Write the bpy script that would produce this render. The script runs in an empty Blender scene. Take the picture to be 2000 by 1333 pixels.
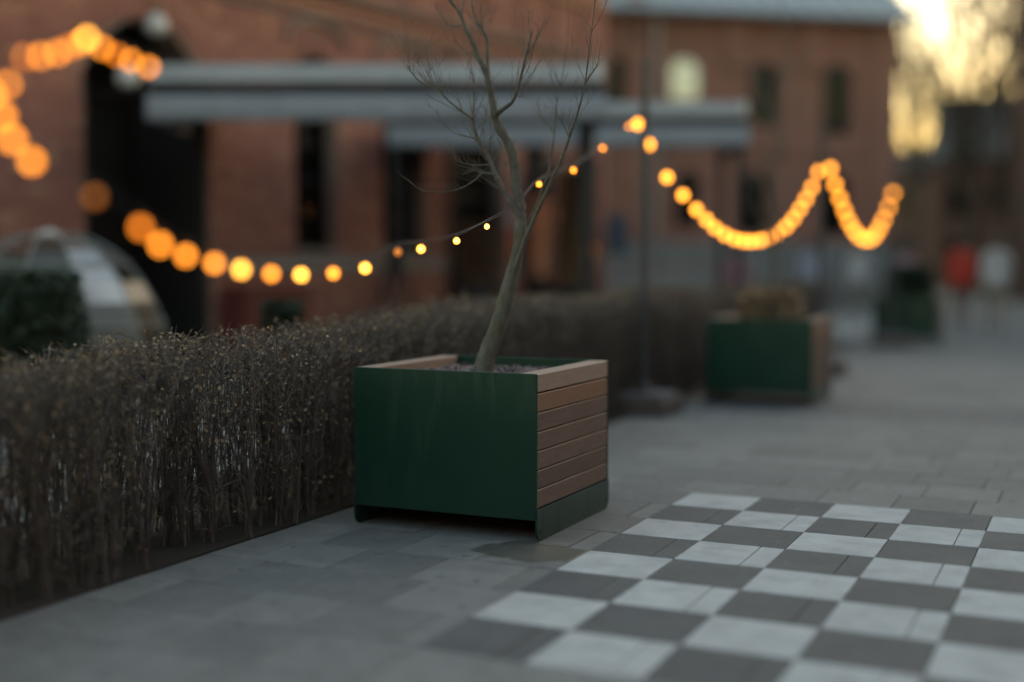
import bpy, bmesh, math, random
from mathutils import Vector, Matrix, Euler
R = math.radians
rnd = random.Random(7)
scene = bpy.context.scene
col = scene.collection

# ------------------------------------------------------------------ camera
FOCAL_PX, HORIZON, YAW, EYE = 2468.9, 515.8, 0.4349, 1.30
PITCH = math.atan((666.5 - HORIZON) / FOCAL_PX)
cam = bpy.data.cameras.new('camera')
cam.sensor_width = 36.0
cam.lens = FOCAL_PX / 2000 * 36.0
cam.clip_start, cam.clip_end = 0.05, 2000
cam.dof.use_dof = True
cam.dof.focus_distance = 6.0
cam.dof.aperture_fstop = 0.315
cam_ob = bpy.data.objects.new('camera', cam)
cam_ob.location = (0, 0, EYE)
cam_ob.rotation_euler = (R(90) - PITCH, 0, YAW)
col.objects.link(cam_ob)
scene.camera = cam_ob

# ------------------------------------------------------------------ sky and sun
SUN_EL, SUN_AZ = R(5.0), R(24.0)          # azimuth measured from +Y towards +X
world = bpy.data.worlds.new('World')
scene.world = world
world.use_nodes = True
wn = world.node_tree
sky = wn.nodes.new('ShaderNodeTexSky')
sky.sky_type = 'NISHITA'
sky.sun_disc = False
sky.sun_elevation = SUN_EL
sky.sun_rotation = SUN_AZ
sky.air_density = 1.2
sky.dust_density = 1.8
sky.ozone_density = 0.6
bg = wn.nodes['Background']
bg.inputs['Strength'].default_value = 0.15
wn.links.new(sky.outputs[0], bg.inputs['Color'])
sun = bpy.data.lights.new('sun', 'SUN')
sun.energy = 0.8
sun.angle = R(10)
sun.color = (1.0, 0.80, 0.55)
sun_ob = bpy.data.objects.new('sun', sun)
d = Vector((math.sin(SUN_AZ) * math.cos(SUN_EL), math.cos(SUN_AZ) * math.cos(SUN_EL), math.sin(SUN_EL)))
sun_ob.rotation_euler = (-d).to_track_quat('-Z', 'Y').to_euler()
sun_ob.location = d * 80
col.objects.link(sun_ob)
scene.render.engine = 'CYCLES'
scene.cycles.use_denoising = True
scene.cycles.max_bounces = 8
scene.cycles.transparent_max_bounces = 16
scene.cycles.caustics_reflective = False
scene.cycles.caustics_refractive = False
vs = scene.view_settings
vs.view_transform = 'Standard'
vs.look = 'None'
vs.gamma = 1.0
vs.use_curve_mapping = False
vs.exposure = 2.25

# ------------------------------------------------------------------ helpers
class MB:
    def __init__(s): s.v, s.f = [], []
    def add(s, vs_, fs):
        n = len(s.v); s.v += [tuple(p) for p in vs_]; s.f += [tuple(i + n for i in q) for q in fs]
    def box(s, x0, x1, y0, y1, z0, z1, m=None, c=0.0, open_back=False):
        if c <= 0:
            p = [(x0,y0,z0),(x1,y0,z0),(x1,y1,z0),(x0,y1,z0),(x0,y0,z1),(x1,y0,z1),(x1,y1,z1),(x0,y1,z1)]
            q = [(0,1,5,4),(1,2,6,5),(3,0,4,7),(4,5,6,7),(3,2,1,0)]
            if not open_back: q.append((2,3,7,6))
        else:                                     # chamfered along every edge
            p, q = [], []
            import itertools
            idx = {}
            for sx, sy, sz in itertools.product((0,1),(0,1),(0,1)):
                X, Y, Z = (x0,x1)[sx], (y0,y1)[sy], (z0,z1)[sz]
                dx, dy, dz = c*(1-2*sx), c*(1-2*sy), c*(1-2*sz)
                for k, pt in enumerate(((X,Y+dy,Z+dz),(X+dx,Y,Z+dz),(X+dx,Y+dy,Z))):
                    idx[(sx,sy,sz,k)] = len(p); p.append(pt)
            for a in (0,1):
                q.append(tuple(idx[(a,*t,0)] for t in ((0,0),(1,0),(1,1),(0,1)))[::1 if a else -1])
                q.append(tuple(idx[(t[0],a,t[1],1)] for t in ((0,0),(1,0),(1,1),(0,1)))[::-1 if a else 1])
                q.append(tuple(idx[(t[0],t[1],a,2)] for t in ((0,0),(1,0),(1,1),(0,1)))[::1 if a else -1])
            for a in (0,1):
                for b in (0,1):
                    q.append((idx[(0,a,b,1)],idx[(1,a,b,1)],idx[(1,a,b,2)],idx[(0,a,b,2)]))
                    q.append((idx[(a,0,b,0)],idx[(a,1,b,0)],idx[(a,1,b,2)],idx[(a,0,b,2)]))
                    q.append((idx[(a,b,0,0)],idx[(a,b,1,0)],idx[(a,b,1,1)],idx[(a,b,0,1)]))
            for sx, sy, sz in itertools.product((0,1),(0,1),(0,1)):
                q.append(tuple(idx[(sx,sy,sz,k)] for k in range(3)))
        if m is not None: p = [m @ Vector(t) for t in p]
        s.add(p, q); return s
    def quad(s, a, b, c, d_): s.add([a,b,c,d_], [(0,1,2,3)]); return s
    def tube(s, pts, rad, n=6, caps=True):
        pts = [Vector(p) for p in pts]
        if not hasattr(rad, '__len__'): rad = [rad]*len(pts)
        base = len(s.v); prev = None
        for i, p in enumerate(pts):
            t = (pts[min(i+1,len(pts)-1)] - pts[max(i-1,0)])
            if t.length < 1e-9: t = Vector((0,0,1))
            t.normalize()
            if prev is None:
                a = Vector((0,0,1)) if abs(t.z) < .9 else Vector((1,0,0))
                u = t.cross(a).normalized()
            else:
                u = (prev - t*prev.dot(t))
                u = u.normalized() if u.length > 1e-6 else t.orthogonal().normalized()
            prev = u; w = t.cross(u)
            for k in range(n):
                an = 2*math.pi*k/n
                s.v.append(tuple(p + (u*math.cos(an) + w*math.sin(an))*rad[i]))
        for i in range(len(pts)-1):
            for k in range(n):
                a = base+i*n+k; b = base+i*n+(k+1)%n
                s.f.append((a,b,b+n,a+n))
        if caps:
            s.f.append(tuple(base+k for k in range(n))[::-1])
            s.f.append(tuple(base+(len(pts)-1)*n+k for k in range(n)))
        return s
    def lathe(s, prof, n=16, c=(0,0,0)):
        base = len(s.v)
        for r, z in prof:
            for k in range(n):
                an = 2*math.pi*k/n
                s.v.append((c[0]+r*math.cos(an), c[1]+r*math.sin(an), c[2]+z))
        for i in range(len(prof)-1):
            for k in range(n):
                a = base+i*n+k; b = base+i*n+(k+1)%n
                s.f.append((a,b,b+n,a+n))
        s.f.append(tuple(base+k for k in range(n))[::-1])
        s.f.append(tuple(base+(len(prof)-1)*n+k for k in range(n)))
        return s
    def prism(s, poly, y0, y1, axis='y', m=None):
        n = len(poly)
        def P(a, b, t):
            return {'y': (a,t,b), 'x': (t,a,b), 'z': (a,b,t)}[axis]
        p = [P(a,b,y0) for a,b in poly] + [P(a,b,y1) for a,b in poly]
        if m is not None: p = [m @ Vector(t) for t in p]
        q = [tuple(range(n)), tuple(range(2*n-1,n-1,-1))] + [(i,i+n,(i+1)%n+n,(i+1)%n) for i in range(n)]
        s.add(p, q); return s
    def mesh(s, name, mat, smooth=False):
        me = bpy.data.meshes.new(name); me.from_pydata(s.v, [], s.f)
        bm = bmesh.new(); bm.from_mesh(me); bmesh.ops.recalc_face_normals(bm, faces=bm.faces); bm.to_mesh(me); bm.free()
        if smooth: me.shade_smooth()
        if mat: me.materials.append(mat)
        return me
    def build(s, name, mat, parent=None, smooth=False, loc=None, rotz=0.0):
        return link(name, s.mesh(name, mat, smooth), parent, loc, rotz)
def link(name, me, parent=None, loc=None, rotz=0.0):
    o = bpy.data.objects.new(name, me)
    if loc is not None: o.location = loc
    if rotz: o.rotation_euler.z = rotz
    if parent is not None: o.parent = parent
    col.objects.link(o); return o
def tag(o, label=None, cat=None, group=None, kind=None):
    for k, v in (('label',label),('category',cat),('group',group),('kind',kind)):
        if v: o[k] = v
    return o
def empty(name, loc=(0,0,0), rotz=0.0):
    o = bpy.data.objects.new(name, None); o.empty_display_size = .2
    o.location = loc; o.rotation_euler.z = rotz; col.objects.link(o); return o
def copy_tree(o, parent=None):
    c = o.copy(); col.objects.link(c); c.parent = parent
    for ch in list(o.children): copy_tree(ch, c)
    return c

# ------------------------------------------------------------------ materials
def nodes(name):
    m = bpy.data.materials.new(name); m.use_nodes = True
    nt = m.node_tree; b = nt.nodes['Principled BSDF']; return m, nt, b
def N(nt, t, **kw):
    n = nt.nodes.new(t)
    for k, v in kw.items():
        if k in n.inputs.keys(): n.inputs[k].default_value = v
        else: setattr(n, k, v)
    return n
def ramp(nt, fac, stops, interp='LINEAR'):
    r = nt.nodes.new('ShaderNodeValToRGB'); r.color_ramp.interpolation = interp
    e = r.color_ramp.elements
    while len(e) < len(stops): e.new(.5)
    for el, (p, c) in zip(e, stops): el.position = p; el.color = (*c, 1) if len(c) == 3 else c
    nt.links.new(fac, r.inputs[0]); return r.outputs[0]
def mth(nt, op, a, b=None, clamp=False):
    n = nt.nodes.new('ShaderNodeMath'); n.operation = op; n.use_clamp = clamp
    for i, x in enumerate((a, b)):
        if x is None: continue
        if isinstance(x, (int, float)): n.inputs[i].default_value = x
        else: nt.links.new(x, n.inputs[i])
    return n.outputs[0]
def mix(nt, fac, a, b, mode='MIX'):
    n = nt.nodes.new('ShaderNodeMix'); n.data_type = 'RGBA'; n.blend_type = mode
    for s, x in ((0, fac), (6, a), (7, b)):
        if isinstance(x, (int, float)): n.inputs[s].default_value = x
        elif isinstance(x, tuple): n.inputs[s].default_value = (*x, 1)
        else: nt.links.new(x, n.inputs[s])
    return n.outputs[2]
def pos(nt, scale=None):
    g = nt.nodes.new('ShaderNodeNewGeometry')
    if scale is None: return g.outputs['Position']
    mp = nt.nodes.new('ShaderNodeMapping'); mp.inputs['Scale'].default_value = scale
    nt.links.new(g.outputs['Position'], mp.inputs[0]); return mp.outputs[0]
def noise(nt, vec, scale, detail=5, rough=.55):
    n = N(nt, 'ShaderNodeTexNoise', Scale=scale, Detail=detail, Roughness=rough)
    nt.links.new(vec, n.inputs['Vector']); return n.outputs['Fac']
def bump(nt, b, h, strength, dist=.01):
    n = N(nt, 'ShaderNodeBump', Strength=strength, Distance=dist)
    nt.links.new(h, n.inputs['Height']); nt.links.new(n.outputs[0], b.inputs['Normal'])
def simple(name, c1, c2=None, rough=.6, scale=6.0, stretch=None, bmp=0.0, metal=0.0, island=0.0, spec=.5, rvar=.12, obj=0.0):
    m, nt, b = nodes(name)
    c2 = c2 or tuple(x*.72 for x in c1)
    v = pos(nt, stretch)
    f = noise(nt, v, scale)
    c = ramp(nt, f, [(.28, c2), (.72, c1)])
    if island or obj:
        g = nt.nodes.new('ShaderNodeNewGeometry'); oi = nt.nodes.new('ShaderNodeObjectInfo')
        fr = mth(nt, 'FRACT', mth(nt, 'ADD', g.outputs['Random Per Island'], oi.outputs['Random']))
        k = max(island, obj)
        val = mth(nt, 'ADD', mth(nt, 'MULTIPLY', fr, 2*k), 1-k)
        hsv = nt.nodes.new('ShaderNodeHueSaturation'); nt.links.new(val, hsv.inputs['Value']); nt.links.new(c, hsv.inputs['Color']); c = hsv.outputs[0]
    nt.links.new(c, b.inputs['Base Color'])
    f2 = noise(nt, v, scale*3.1)
    nt.links.new(mth(nt, 'ADD', mth(nt, 'MULTIPLY', f2, 2*rvar), rough-rvar, clamp=True), b.inputs['Roughness'])
    b.inputs['Metallic'].default_value = metal
    b.inputs['Specular IOR Level'].default_value = spec
    if bmp: bump(nt, b, noise(nt, v, scale*6), bmp)
    return m
def emit(name, c, s):
    m, nt, b = nodes(name)
    b.inputs['Base Color'].default_value = (*c, 1); b.inputs['Emission Color'].default_value = (*c, 1)
    b.inputs['Emission Strength'].default_value = s; b.inputs['Roughness'].default_value = .2
    return m
def glass(name, tint=(.8,.85,.85), refl=.08, rough=.02, edge=.9):
    m, nt, b = nodes(name)
    nt.nodes.remove(b)
    lw = N(nt, 'ShaderNodeLayerWeight', Blend=.35)
    fac = mth(nt, 'ADD', mth(nt, 'MULTIPLY', lw.outputs['Fresnel'], edge), refl, clamp=True)
    t = nt.nodes.new('ShaderNodeBsdfTransparent'); t.inputs[0].default_value = (*tint, 1)
    g = nt.nodes.new('ShaderNodeBsdfGlossy'); g.inputs['Roughness'].default_value = rough
    mx = nt.nodes.new('ShaderNodeMixShader'); nt.links.new(fac, mx.inputs[0]); nt.links.new(t.outputs[0], mx.inputs[1]); nt.links.new(g.outputs[0], mx.inputs[2])
    nt.links.new(mx.outputs[0], nt.nodes['Material Output'].inputs[0]); return m
def brick_piece(name, dark=1.0):
    m, nt, b = nodes(name)
    g = nt.nodes.new('ShaderNodeNewGeometry'); oi = nt.nodes.new('ShaderNodeObjectInfo')
    fr = mth(nt, 'FRACT', mth(nt, 'ADD', g.outputs['Random Per Island'], oi.outputs['Random']))
    k = dark
    c = ramp(nt, fr, [(0,(.17*k,.066*k,.058*k)),(.3,(.25*k,.104*k,.088*k)),(.6,(.31*k,.134*k,.108*k)),(.82,(.23*k,.088*k,.078*k)),(.9,(.38*k,.19*k,.135*k)),(1,(.42*k,.25*k,.17*k))])
    v = pos(nt)
    c = mix(nt, mth(nt,'MULTIPLY', noise(nt, v, 2.2), .35), c, (.10*k,.055*k,.042*k))
    f = noise(nt, v, 60)
    c = mix(nt, .35, c, ramp(nt, f, [(.3,(.10*k,.045*k,.03*k)),(.7,(.36*k,.15*k,.09*k))]))
    nt.links.new(c, b.inputs['Base Color']); b.inputs['Roughness'].default_value = .85
    bump(nt, b, f, .35, .004); return m
def brick_wall(name, c1, c2, mortar, ang, scale=1.0):
    m, nt, b = nodes(name)
    g = nt.nodes.new('ShaderNodeTexCoord'); sp = nt.nodes.new('ShaderNodeSeparateXYZ'); nt.links.new(g.outputs['Object'], sp.inputs[0])
    cb = nt.nodes.new('ShaderNodeCombineXYZ')
    nt.links.new(mth(nt,'ADD',sp.outputs[0],sp.outputs[1]), cb.inputs[0]); nt.links.new(sp.outputs[2], cb.inputs[1])
    t = N(nt, 'ShaderNodeTexBrick', Scale=1.0, **{'Mortar Size': .006, 'Brick Width': .265, 'Row Height': .077, 'Bias': -.1})
    t.inputs['Color1'].default_value = (*c1,1); t.inputs['Color2'].default_value = (*c2,1); t.inputs['Mortar'].default_value = (*mortar,1)
    nt.links.new(cb.outputs[0], t.inputs['Vector'])
    c = mix(nt, .45, t.outputs['Color'], ramp(nt, noise(nt, pos(nt), .9, 8), [(.3,tuple(x*.55 for x in c1)),(.7,c2)]))
    nt.links.new(c, b.inputs['Base Color']); b.inputs['Roughness'].default_value = .88
    bump(nt, b, t.outputs['Fac'], -.4, .006); return m

M = {}
M['mortar'] = simple('mortar', (.26,.19,.155), rough=.95, scale=14, bmp=.3)
M['brick'] = brick_piece('red_brick', 1.25)
M['brick_dark'] = brick_piece('deep_red_brick', 1.0)
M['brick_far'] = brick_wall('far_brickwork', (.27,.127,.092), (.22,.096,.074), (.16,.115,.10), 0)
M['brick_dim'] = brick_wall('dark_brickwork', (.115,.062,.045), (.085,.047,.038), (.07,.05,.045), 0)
M['stone'] = simple('band_stone', (.30,.27,.245), (.22,.19,.17), rough=.85, scale=5, bmp=.25)
M['coping'] = simple('coping_stone', (.25,.20,.17), (.17,.13,.11), rough=.85, scale=7, bmp=.3)
M['plinth'] = simple('grey_plinth', (.165,.165,.17), (.115,.115,.12), rough=.9, scale=2.2, bmp=.2)
M['black_metal'] = simple('black_metal', (.016,.016,.018), (.011,.011,.013), rough=.42, scale=12)
M['black_wood'] = simple('black_wood', (.022,.020,.019), (.013,.012,.012), rough=.65, scale=9)
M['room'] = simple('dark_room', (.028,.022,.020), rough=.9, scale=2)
M['glass'] = glass('window_glass', (.4,.4,.4), .012, .03, .10)
M['glass_door'] = glass('door_glass', (.75,.75,.75), .16)
M['glass_pale'] = glass('pale_window_glass', (.6,.65,.62), .45, .12)
M['roof_metal'] = simple('zinc_roof', (.30,.34,.37), (.22,.25,.28), rough=.45, scale=3, metal=.3)
M['pipe'] = simple('zinc_pipe', (.30,.30,.30), rough=.5, scale=8, metal=.4)
M['green'] = simple('green_powder_coat', (.0070,.037,.0225), (.0058,.032,.0195), rough=.36, scale=3, rvar=.05, spec=.45)
M['soil'] = simple('soil', (.035,.026,.02), rough=.95, scale=40, bmp=.5)
M['chip'] = simple('bark_chip', (.17,.13,.135), (.09,.065,.065), rough=.8, scale=50, island=.55)
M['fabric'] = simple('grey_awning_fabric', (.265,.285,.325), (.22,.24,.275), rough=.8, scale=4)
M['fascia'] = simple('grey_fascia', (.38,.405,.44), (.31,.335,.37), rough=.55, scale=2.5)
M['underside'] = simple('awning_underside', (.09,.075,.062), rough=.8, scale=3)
M['slate_metal'] = simple('slate_metal', (.045,.050,.060), (.030,.034,.042), rough=.5, scale=4)
M['pole_metal'] = simple('grey_pole_metal', (.060,.058,.062), (.040,.039,.042), rough=.5, scale=8)
M['rib_plastic'] = simple('grey_rib_plastic', (.30,.32,.31), rough=.5, scale=3)
M['concrete'] = simple('concrete', (.20,.19,.18), (.13,.125,.12), rough=.9, scale=9, bmp=.3)
M['base_brown'] = simple('brown_base', (.15,.122,.105), (.09,.075,.066), rough=.85, scale=8, bmp=.3)
M['bark'] = simple('mossy_bark', (.165,.152,.125), (.070,.072,.042), rough=.9, scale=26, stretch=(1,1,.55), bmp=1.0)
M['bark_grey'] = simple('grey_twig_bark', (.17,.155,.13), (.09,.078,.06), rough=.8, scale=30, bmp=.4)
M['bark_far'] = simple('far_tree_bark', (.07,.055,.04), rough=.9, scale=6)
M['hedge_twig'] = simple('hedge_twig', (.150,.126,.112), (.074,.061,.054), rough=.85, scale=9, island=.5)
M['hedge_leaf'] = simple('dry_hedge_leaf', (.33,.235,.13), (.19,.13,.075), rough=.8, scale=25, island=.55)
M['garden'] = simple('garden_paving', (.31,.31,.305), (.22,.22,.215), rough=.9, scale=1.5, bmp=.2)
M['ground'] = simple('far_ground', (.17,.17,.165), (.12,.12,.118), rough=.9, scale=.35, bmp=.1)
M['bed'] = simple('joint_sand', (.105,.102,.094), rough=.95, scale=30, bmp=.4)
M['bulb'] = emit('lit_bulb', (1.0,.29,.022), 1.65)
M['bulb_low'] = emit('faint_lit_bulb', (1.0,.25,.015), .95)
M['bulb_high'] = emit('bright_lit_bulb', (1.0,.40,.045), 2.5)
M['bulb_off'] = emit('dim_bulb', (1.0,.30,.04), .16)
M['bulb_far'] = emit('lit_globe_bulb', (1.0,.33,.030), 1.6)
M['lamp_warm'] = emit('warm_pendant', (1.0,.33,.07), 2.2)
M['globe_white'] = simple('opal_globe', (.62,.63,.62), rough=.3, scale=2)
M['pot'] = simple('charcoal_pot', (.022,.024,.030), rough=.55, scale=5)
M['dry_plant'] = simple('dry_shrub', (.17,.092,.045), (.09,.048,.026), rough=.85, scale=12, island=.5)
M['ochre'] = simple('ochre_conifer', (.20,.135,.035), (.10,.075,.03), rough=.85, scale=12, island=.5)
M['leaf_dark'] = simple('dark_evergreen', (.022,.050,.022), (.011,.026,.013), rough=.7, scale=10, island=.5)
M['white_frame'] = simple('white_plastic', (.62,.63,.62), rough=.4, scale=3)
M['film'] = glass('clear_plastic_film', (.62,.70,.68), .06, .30, .35)
M['red_paint'] = simple('red_paint', (.34,.045,.040), rough=.5, scale=6)
M['pale_paint'] = simple('pale_paint', (.42,.38,.38), rough=.6, scale=6)
M['fence_white'] = simple('white_barrier_paint', (.50,.46,.46), rough=.5, scale=6)
M['red_wall'] = simple('red_tint_box', (.14,.026,.020), rough=.7, scale=2)

def painted_steel():
    m, nt, b = nodes('green_powder_coat')
    P = pos(nt)
    c = ramp(nt, noise(nt, P, 2.0, 3), [(.3,(.0062,.037,.0225)),(.7,(.0082,.046,.0275))])
    smear = ramp(nt, noise(nt, pos(nt,(3,3,.7)), 3.2, 8, .7), [(.52,(0,0,0)),(.80,(1,1,1))])
    c = mix(nt, mth(nt,'MULTIPLY',smear,.10), c, (.075,.085,.075))
    specks = ramp(nt, noise(nt, P, 55, 2), [(.70,(0,0,0)),(.78,(1,1,1))])
    c = mix(nt, mth(nt,'MULTIPLY',specks,.10), c, (.12,.12,.10))
    nt.links.new(c, b.inputs['Base Color'])
    nt.links.new(mth(nt,'ADD',.30,mth(nt,'MULTIPLY',smear,.22)), b.inputs['Roughness'])
    bump(nt, b, mth(nt,'ADD', noise(nt, P, 1.6, 2), mth(nt,'MULTIPLY', noise(nt, P, 220, 2), .02)), .18, .02)
    return m
M['green'] = painted_steel()
def wood(name, c1, c2):
    m, nt, b = nodes(name)
    v = pos(nt, (14, 1.2, 14)); oi = nt.nodes.new('ShaderNodeObjectInfo')
    f = noise(nt, v, 4, 8, .65)
    c = ramp(nt, f, [(.25,c2),(.75,c1)])
    hsv = nt.nodes.new('ShaderNodeHueSaturation'); nt.links.new(c, hsv.inputs['Color'])
    nt.links.new(mth(nt,'ADD',mth(nt,'MULTIPLY',oi.outputs['Random'],.28),.86), hsv.inputs['Value'])
    nt.links.new(hsv.outputs[0], b.inputs['Base Color']); b.inputs['Roughness'].default_value = .58
    bump(nt, b, f, .25, .003); return m
M['wood'] = wood('oiled_wood', (.180,.115,.088), (.108,.070,.056))
M['wood_orange'] = wood('orange_oiled_wood', (.275,.148,.082), (.19,.102,.060))
M['wood_top'] = wood('pale_top_board', (.36,.255,.20), (.25,.17,.135))

# paving slabs: one material; the chessboard is paint laid over the slabs
CHX, CHY, T = -2.0737, 4.1033 - .4, 0.40
def slab_material():
    m, nt, b = nodes('grey_paving_slab')
    g = nt.nodes.new('ShaderNodeNewGeometry'); P = g.outputs['Position']
    oi = nt.nodes.new('ShaderNodeObjectInfo')
    sp = nt.nodes.new('ShaderNodeSeparateXYZ'); nt.links.new(P, sp.inputs[0])
    big = noise(nt, P, 1.3, 4); mid = noise(nt, P, 7, 6); fine = noise(nt, P, 140, 3)
    c = ramp(nt, mid, [(.25,(.128,.130,.126)),(.55,(.180,.184,.179)),(.8,(.220,.224,.219))])
    rv = mth(nt,'FRACT',mth(nt,'ADD',g.outputs['Random Per Island'],oi.outputs['Random']))
    c = mix(nt, 1.0, c, ramp(nt, rv, [(0,(.74,.74,.75)),(1,(1.16,1.15,1.14))]), 'MULTIPLY')
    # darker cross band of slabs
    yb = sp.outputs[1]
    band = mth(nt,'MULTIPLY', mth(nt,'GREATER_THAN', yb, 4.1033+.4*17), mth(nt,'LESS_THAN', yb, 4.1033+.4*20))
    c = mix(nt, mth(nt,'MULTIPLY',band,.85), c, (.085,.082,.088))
    # stains
    st = ramp(nt, noise(nt, P, 2.6, 7, .7), [(.56,(0,0,0)),(.72,(1,1,1))])
    c = mix(nt, mth(nt,'MULTIPLY',st,.35), c, (.10,.105,.09))
    blot = ramp(nt, noise(nt, P, 4.3, 6, .75), [(.50,(0,0,0)),(.66,(1,1,1))])
    c = mix(nt, mth(nt,'MULTIPLY',blot,.28), c, (.29,.29,.275))
    gum = ramp(nt, noise(nt, pos(nt,(1,1,1)), 16, 0), [(.735,(0,0,0)),(.75,(1,1,1))])
    c = mix(nt, mth(nt,'MULTIPLY',gum,.55), c, (.055,.055,.052))
    # chess paint
    wob = mth(nt,'MULTIPLY', mth(nt,'SUBTRACT', noise(nt, P, 45, 6, .7), .5), .022)
    ix = mth(nt,'FLOOR', mth(nt,'DIVIDE', mth(nt,'ADD', mth(nt,'SUBTRACT', sp.outputs[0], CHX), wob), T))
    iy = mth(nt,'FLOOR', mth(nt,'DIVIDE', mth(nt,'ADD', mth(nt,'SUBTRACT', sp.outputs[1], CHY), wob), T))
    def inside(i): return mth(nt,'MULTIPLY', mth(nt,'GREATER_THAN', i, -.5), mth(nt,'LESS_THAN', i, 7.5))
    ins = mth(nt,'MULTIPLY', inside(ix), inside(iy))
    odd = mth(nt,'FLOORED_MODULO', mth(nt,'ADD', ix, iy), 2.0)        # first square by the camera is dark
    wear = mth(nt,'MULTIPLY', ramp(nt, noise(nt, P, 22, 8, .75), [(.54,(1,1,1)),(.76,(.40,.40,.40))]), ramp(nt, noise(nt, P, 2.1, 5, .6), [(.35,(1,1,1)),(.75,(.72,.72,.72))]))
    wtone = ramp(nt, mid, [(.3,(.53,.555,.565)),(.7,(.68,.70,.71))])
    dtone = ramp(nt, mid, [(.3,(.036,.039,.046)),(.7,(.058,.062,.071))])
    paint = mix(nt, odd, dtone, wtone)
    paint = mix(nt, 1.0, paint, ramp(nt, noise(nt, P, 5.5, 9, .72), [(.30,(.62,.63,.62)),(.50,(.95,.95,.95)),(.75,(1.08,1.08,1.08))]), 'MULTIPLY')
    fac = mth(nt,'MULTIPLY', ins, wear)
    c = mix(nt, fac, c, paint)
    # damp mossy patch beside the big planter
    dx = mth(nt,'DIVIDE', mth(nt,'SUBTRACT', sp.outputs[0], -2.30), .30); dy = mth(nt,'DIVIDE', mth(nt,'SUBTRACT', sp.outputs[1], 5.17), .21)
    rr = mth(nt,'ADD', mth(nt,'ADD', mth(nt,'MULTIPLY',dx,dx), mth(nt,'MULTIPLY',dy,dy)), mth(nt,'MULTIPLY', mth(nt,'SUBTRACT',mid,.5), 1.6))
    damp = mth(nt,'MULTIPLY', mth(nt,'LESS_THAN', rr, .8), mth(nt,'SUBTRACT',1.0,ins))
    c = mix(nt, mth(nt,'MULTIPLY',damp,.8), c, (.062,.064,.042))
    # pale droppings
    sp2 = ramp(nt, noise(nt, P, 9.5, 1), [(.785,(0,0,0)),(.80,(1,1,1))])
    c = mix(nt, mth(nt,'MULTIPLY',sp2,.5), c, (.45,.45,.45))
    c = mix(nt, .22, c, ramp(nt, fine, [(.3,(.08,.08,.08)),(.7,(.32,.33,.33))]))
    nt.links.new(c, b.inputs['Base Color'])
    ro = mth(nt,'SUBTRACT', mth(nt,'ADD', .55, mth(nt,'MULTIPLY', mid, .35)), mth(nt,'MULTIPLY', damp, .3), clamp=True)
    nt.links.new(ro, b.inputs['Roughness'])
    bump(nt, b, mth(nt,'ADD', mid, mth(nt,'MULTIPLY', fine, .4)), .22, .006)
    return m
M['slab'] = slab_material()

# ------------------------------------------------------------------ setting: ground, paving
def sheet(name, x0, x1, y0, y1, z, mat, kind='structure', label=None):
    o = MB().quad((x0,y0,z),(x1,y0,z),(x1,y1,z),(x0,y1,z)).build(name, mat)
    return tag(o, kind=kind, label=label)
sheet('ground', -600, 600, -600, 900, -.060, M['ground'])
PX0, PX1, PY0, PY1 = CHX - T*4.5, CHX + T*14, 4.1033 - T*6, 4.1033 + T*34
pav = sheet('pavement', PX0, PX1, PY0, PY1, -.022, M['bed'])
path = sheet('street_paving', PX0-.3, 9, PY1-.02, 70, -.012, M['ground'])
garden = sheet('garden_ground', -14, PX0+.02, 1, 34, -.016, M['garden'])

def project(X, Y, Z):
    la = X*math.cos(YAW)+Y*math.sin(YAW); de = -X*math.sin(YAW)+Y*math.cos(YAW); z = Z-EYE
    D = de*math.cos(PITCH)-z*math.sin(PITCH); U = de*math.sin(PITCH)+z*math.cos(PITCH)
    return (1000+FOCAL_PX*la/D, 666.5-FOCAL_PX*U/D, D) if D > .3 else (-9e9,-9e9,D)
slabs = []
for j in range(-6, 34):
    off = 0.0 if j % 2 == 0 else -.11
    i = -6
    while True:
        x0 = CHX + off + i*T; i += 1
        if x0 >= PX1: break
        a, b_ = max(x0, PX0), min(x0+T, PX1)
        if b_-a < .03: continue
        y0 = 4.1033 + j*T
        slabs.append((a, b_, y0, y0+T))
def shows(s):
    cx, cy = (s[0]+s[1])/2, (s[2]+s[3])/2
    x, y, D = project(cx, cy, 0)
    if not (-30 < x < 2030 and 0 < y < 1365): return 0
    if -3.35 < cx < -2.36 and 5.45 < cy < 6.9: return 0      # under or behind the planter
    return (s[1]-s[0]) / (D*D)
order = sorted(slabs, key=shows, reverse=True)
g = .0022
cache = {}
rest = MB()
for k, s in enumerate(order):
    tilt = rnd.uniform(-.0012, .0012)
    if k < 300:
        key = round(s[1]-s[0], 3)
        if key not in cache:
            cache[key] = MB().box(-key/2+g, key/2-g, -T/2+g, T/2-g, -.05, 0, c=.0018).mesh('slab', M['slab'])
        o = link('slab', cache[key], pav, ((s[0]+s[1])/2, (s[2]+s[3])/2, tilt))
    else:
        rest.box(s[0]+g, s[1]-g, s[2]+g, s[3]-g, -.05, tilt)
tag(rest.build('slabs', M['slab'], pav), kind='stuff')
# light dry leaves and grit lie in the joints: nothing countable there in the photograph

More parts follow.
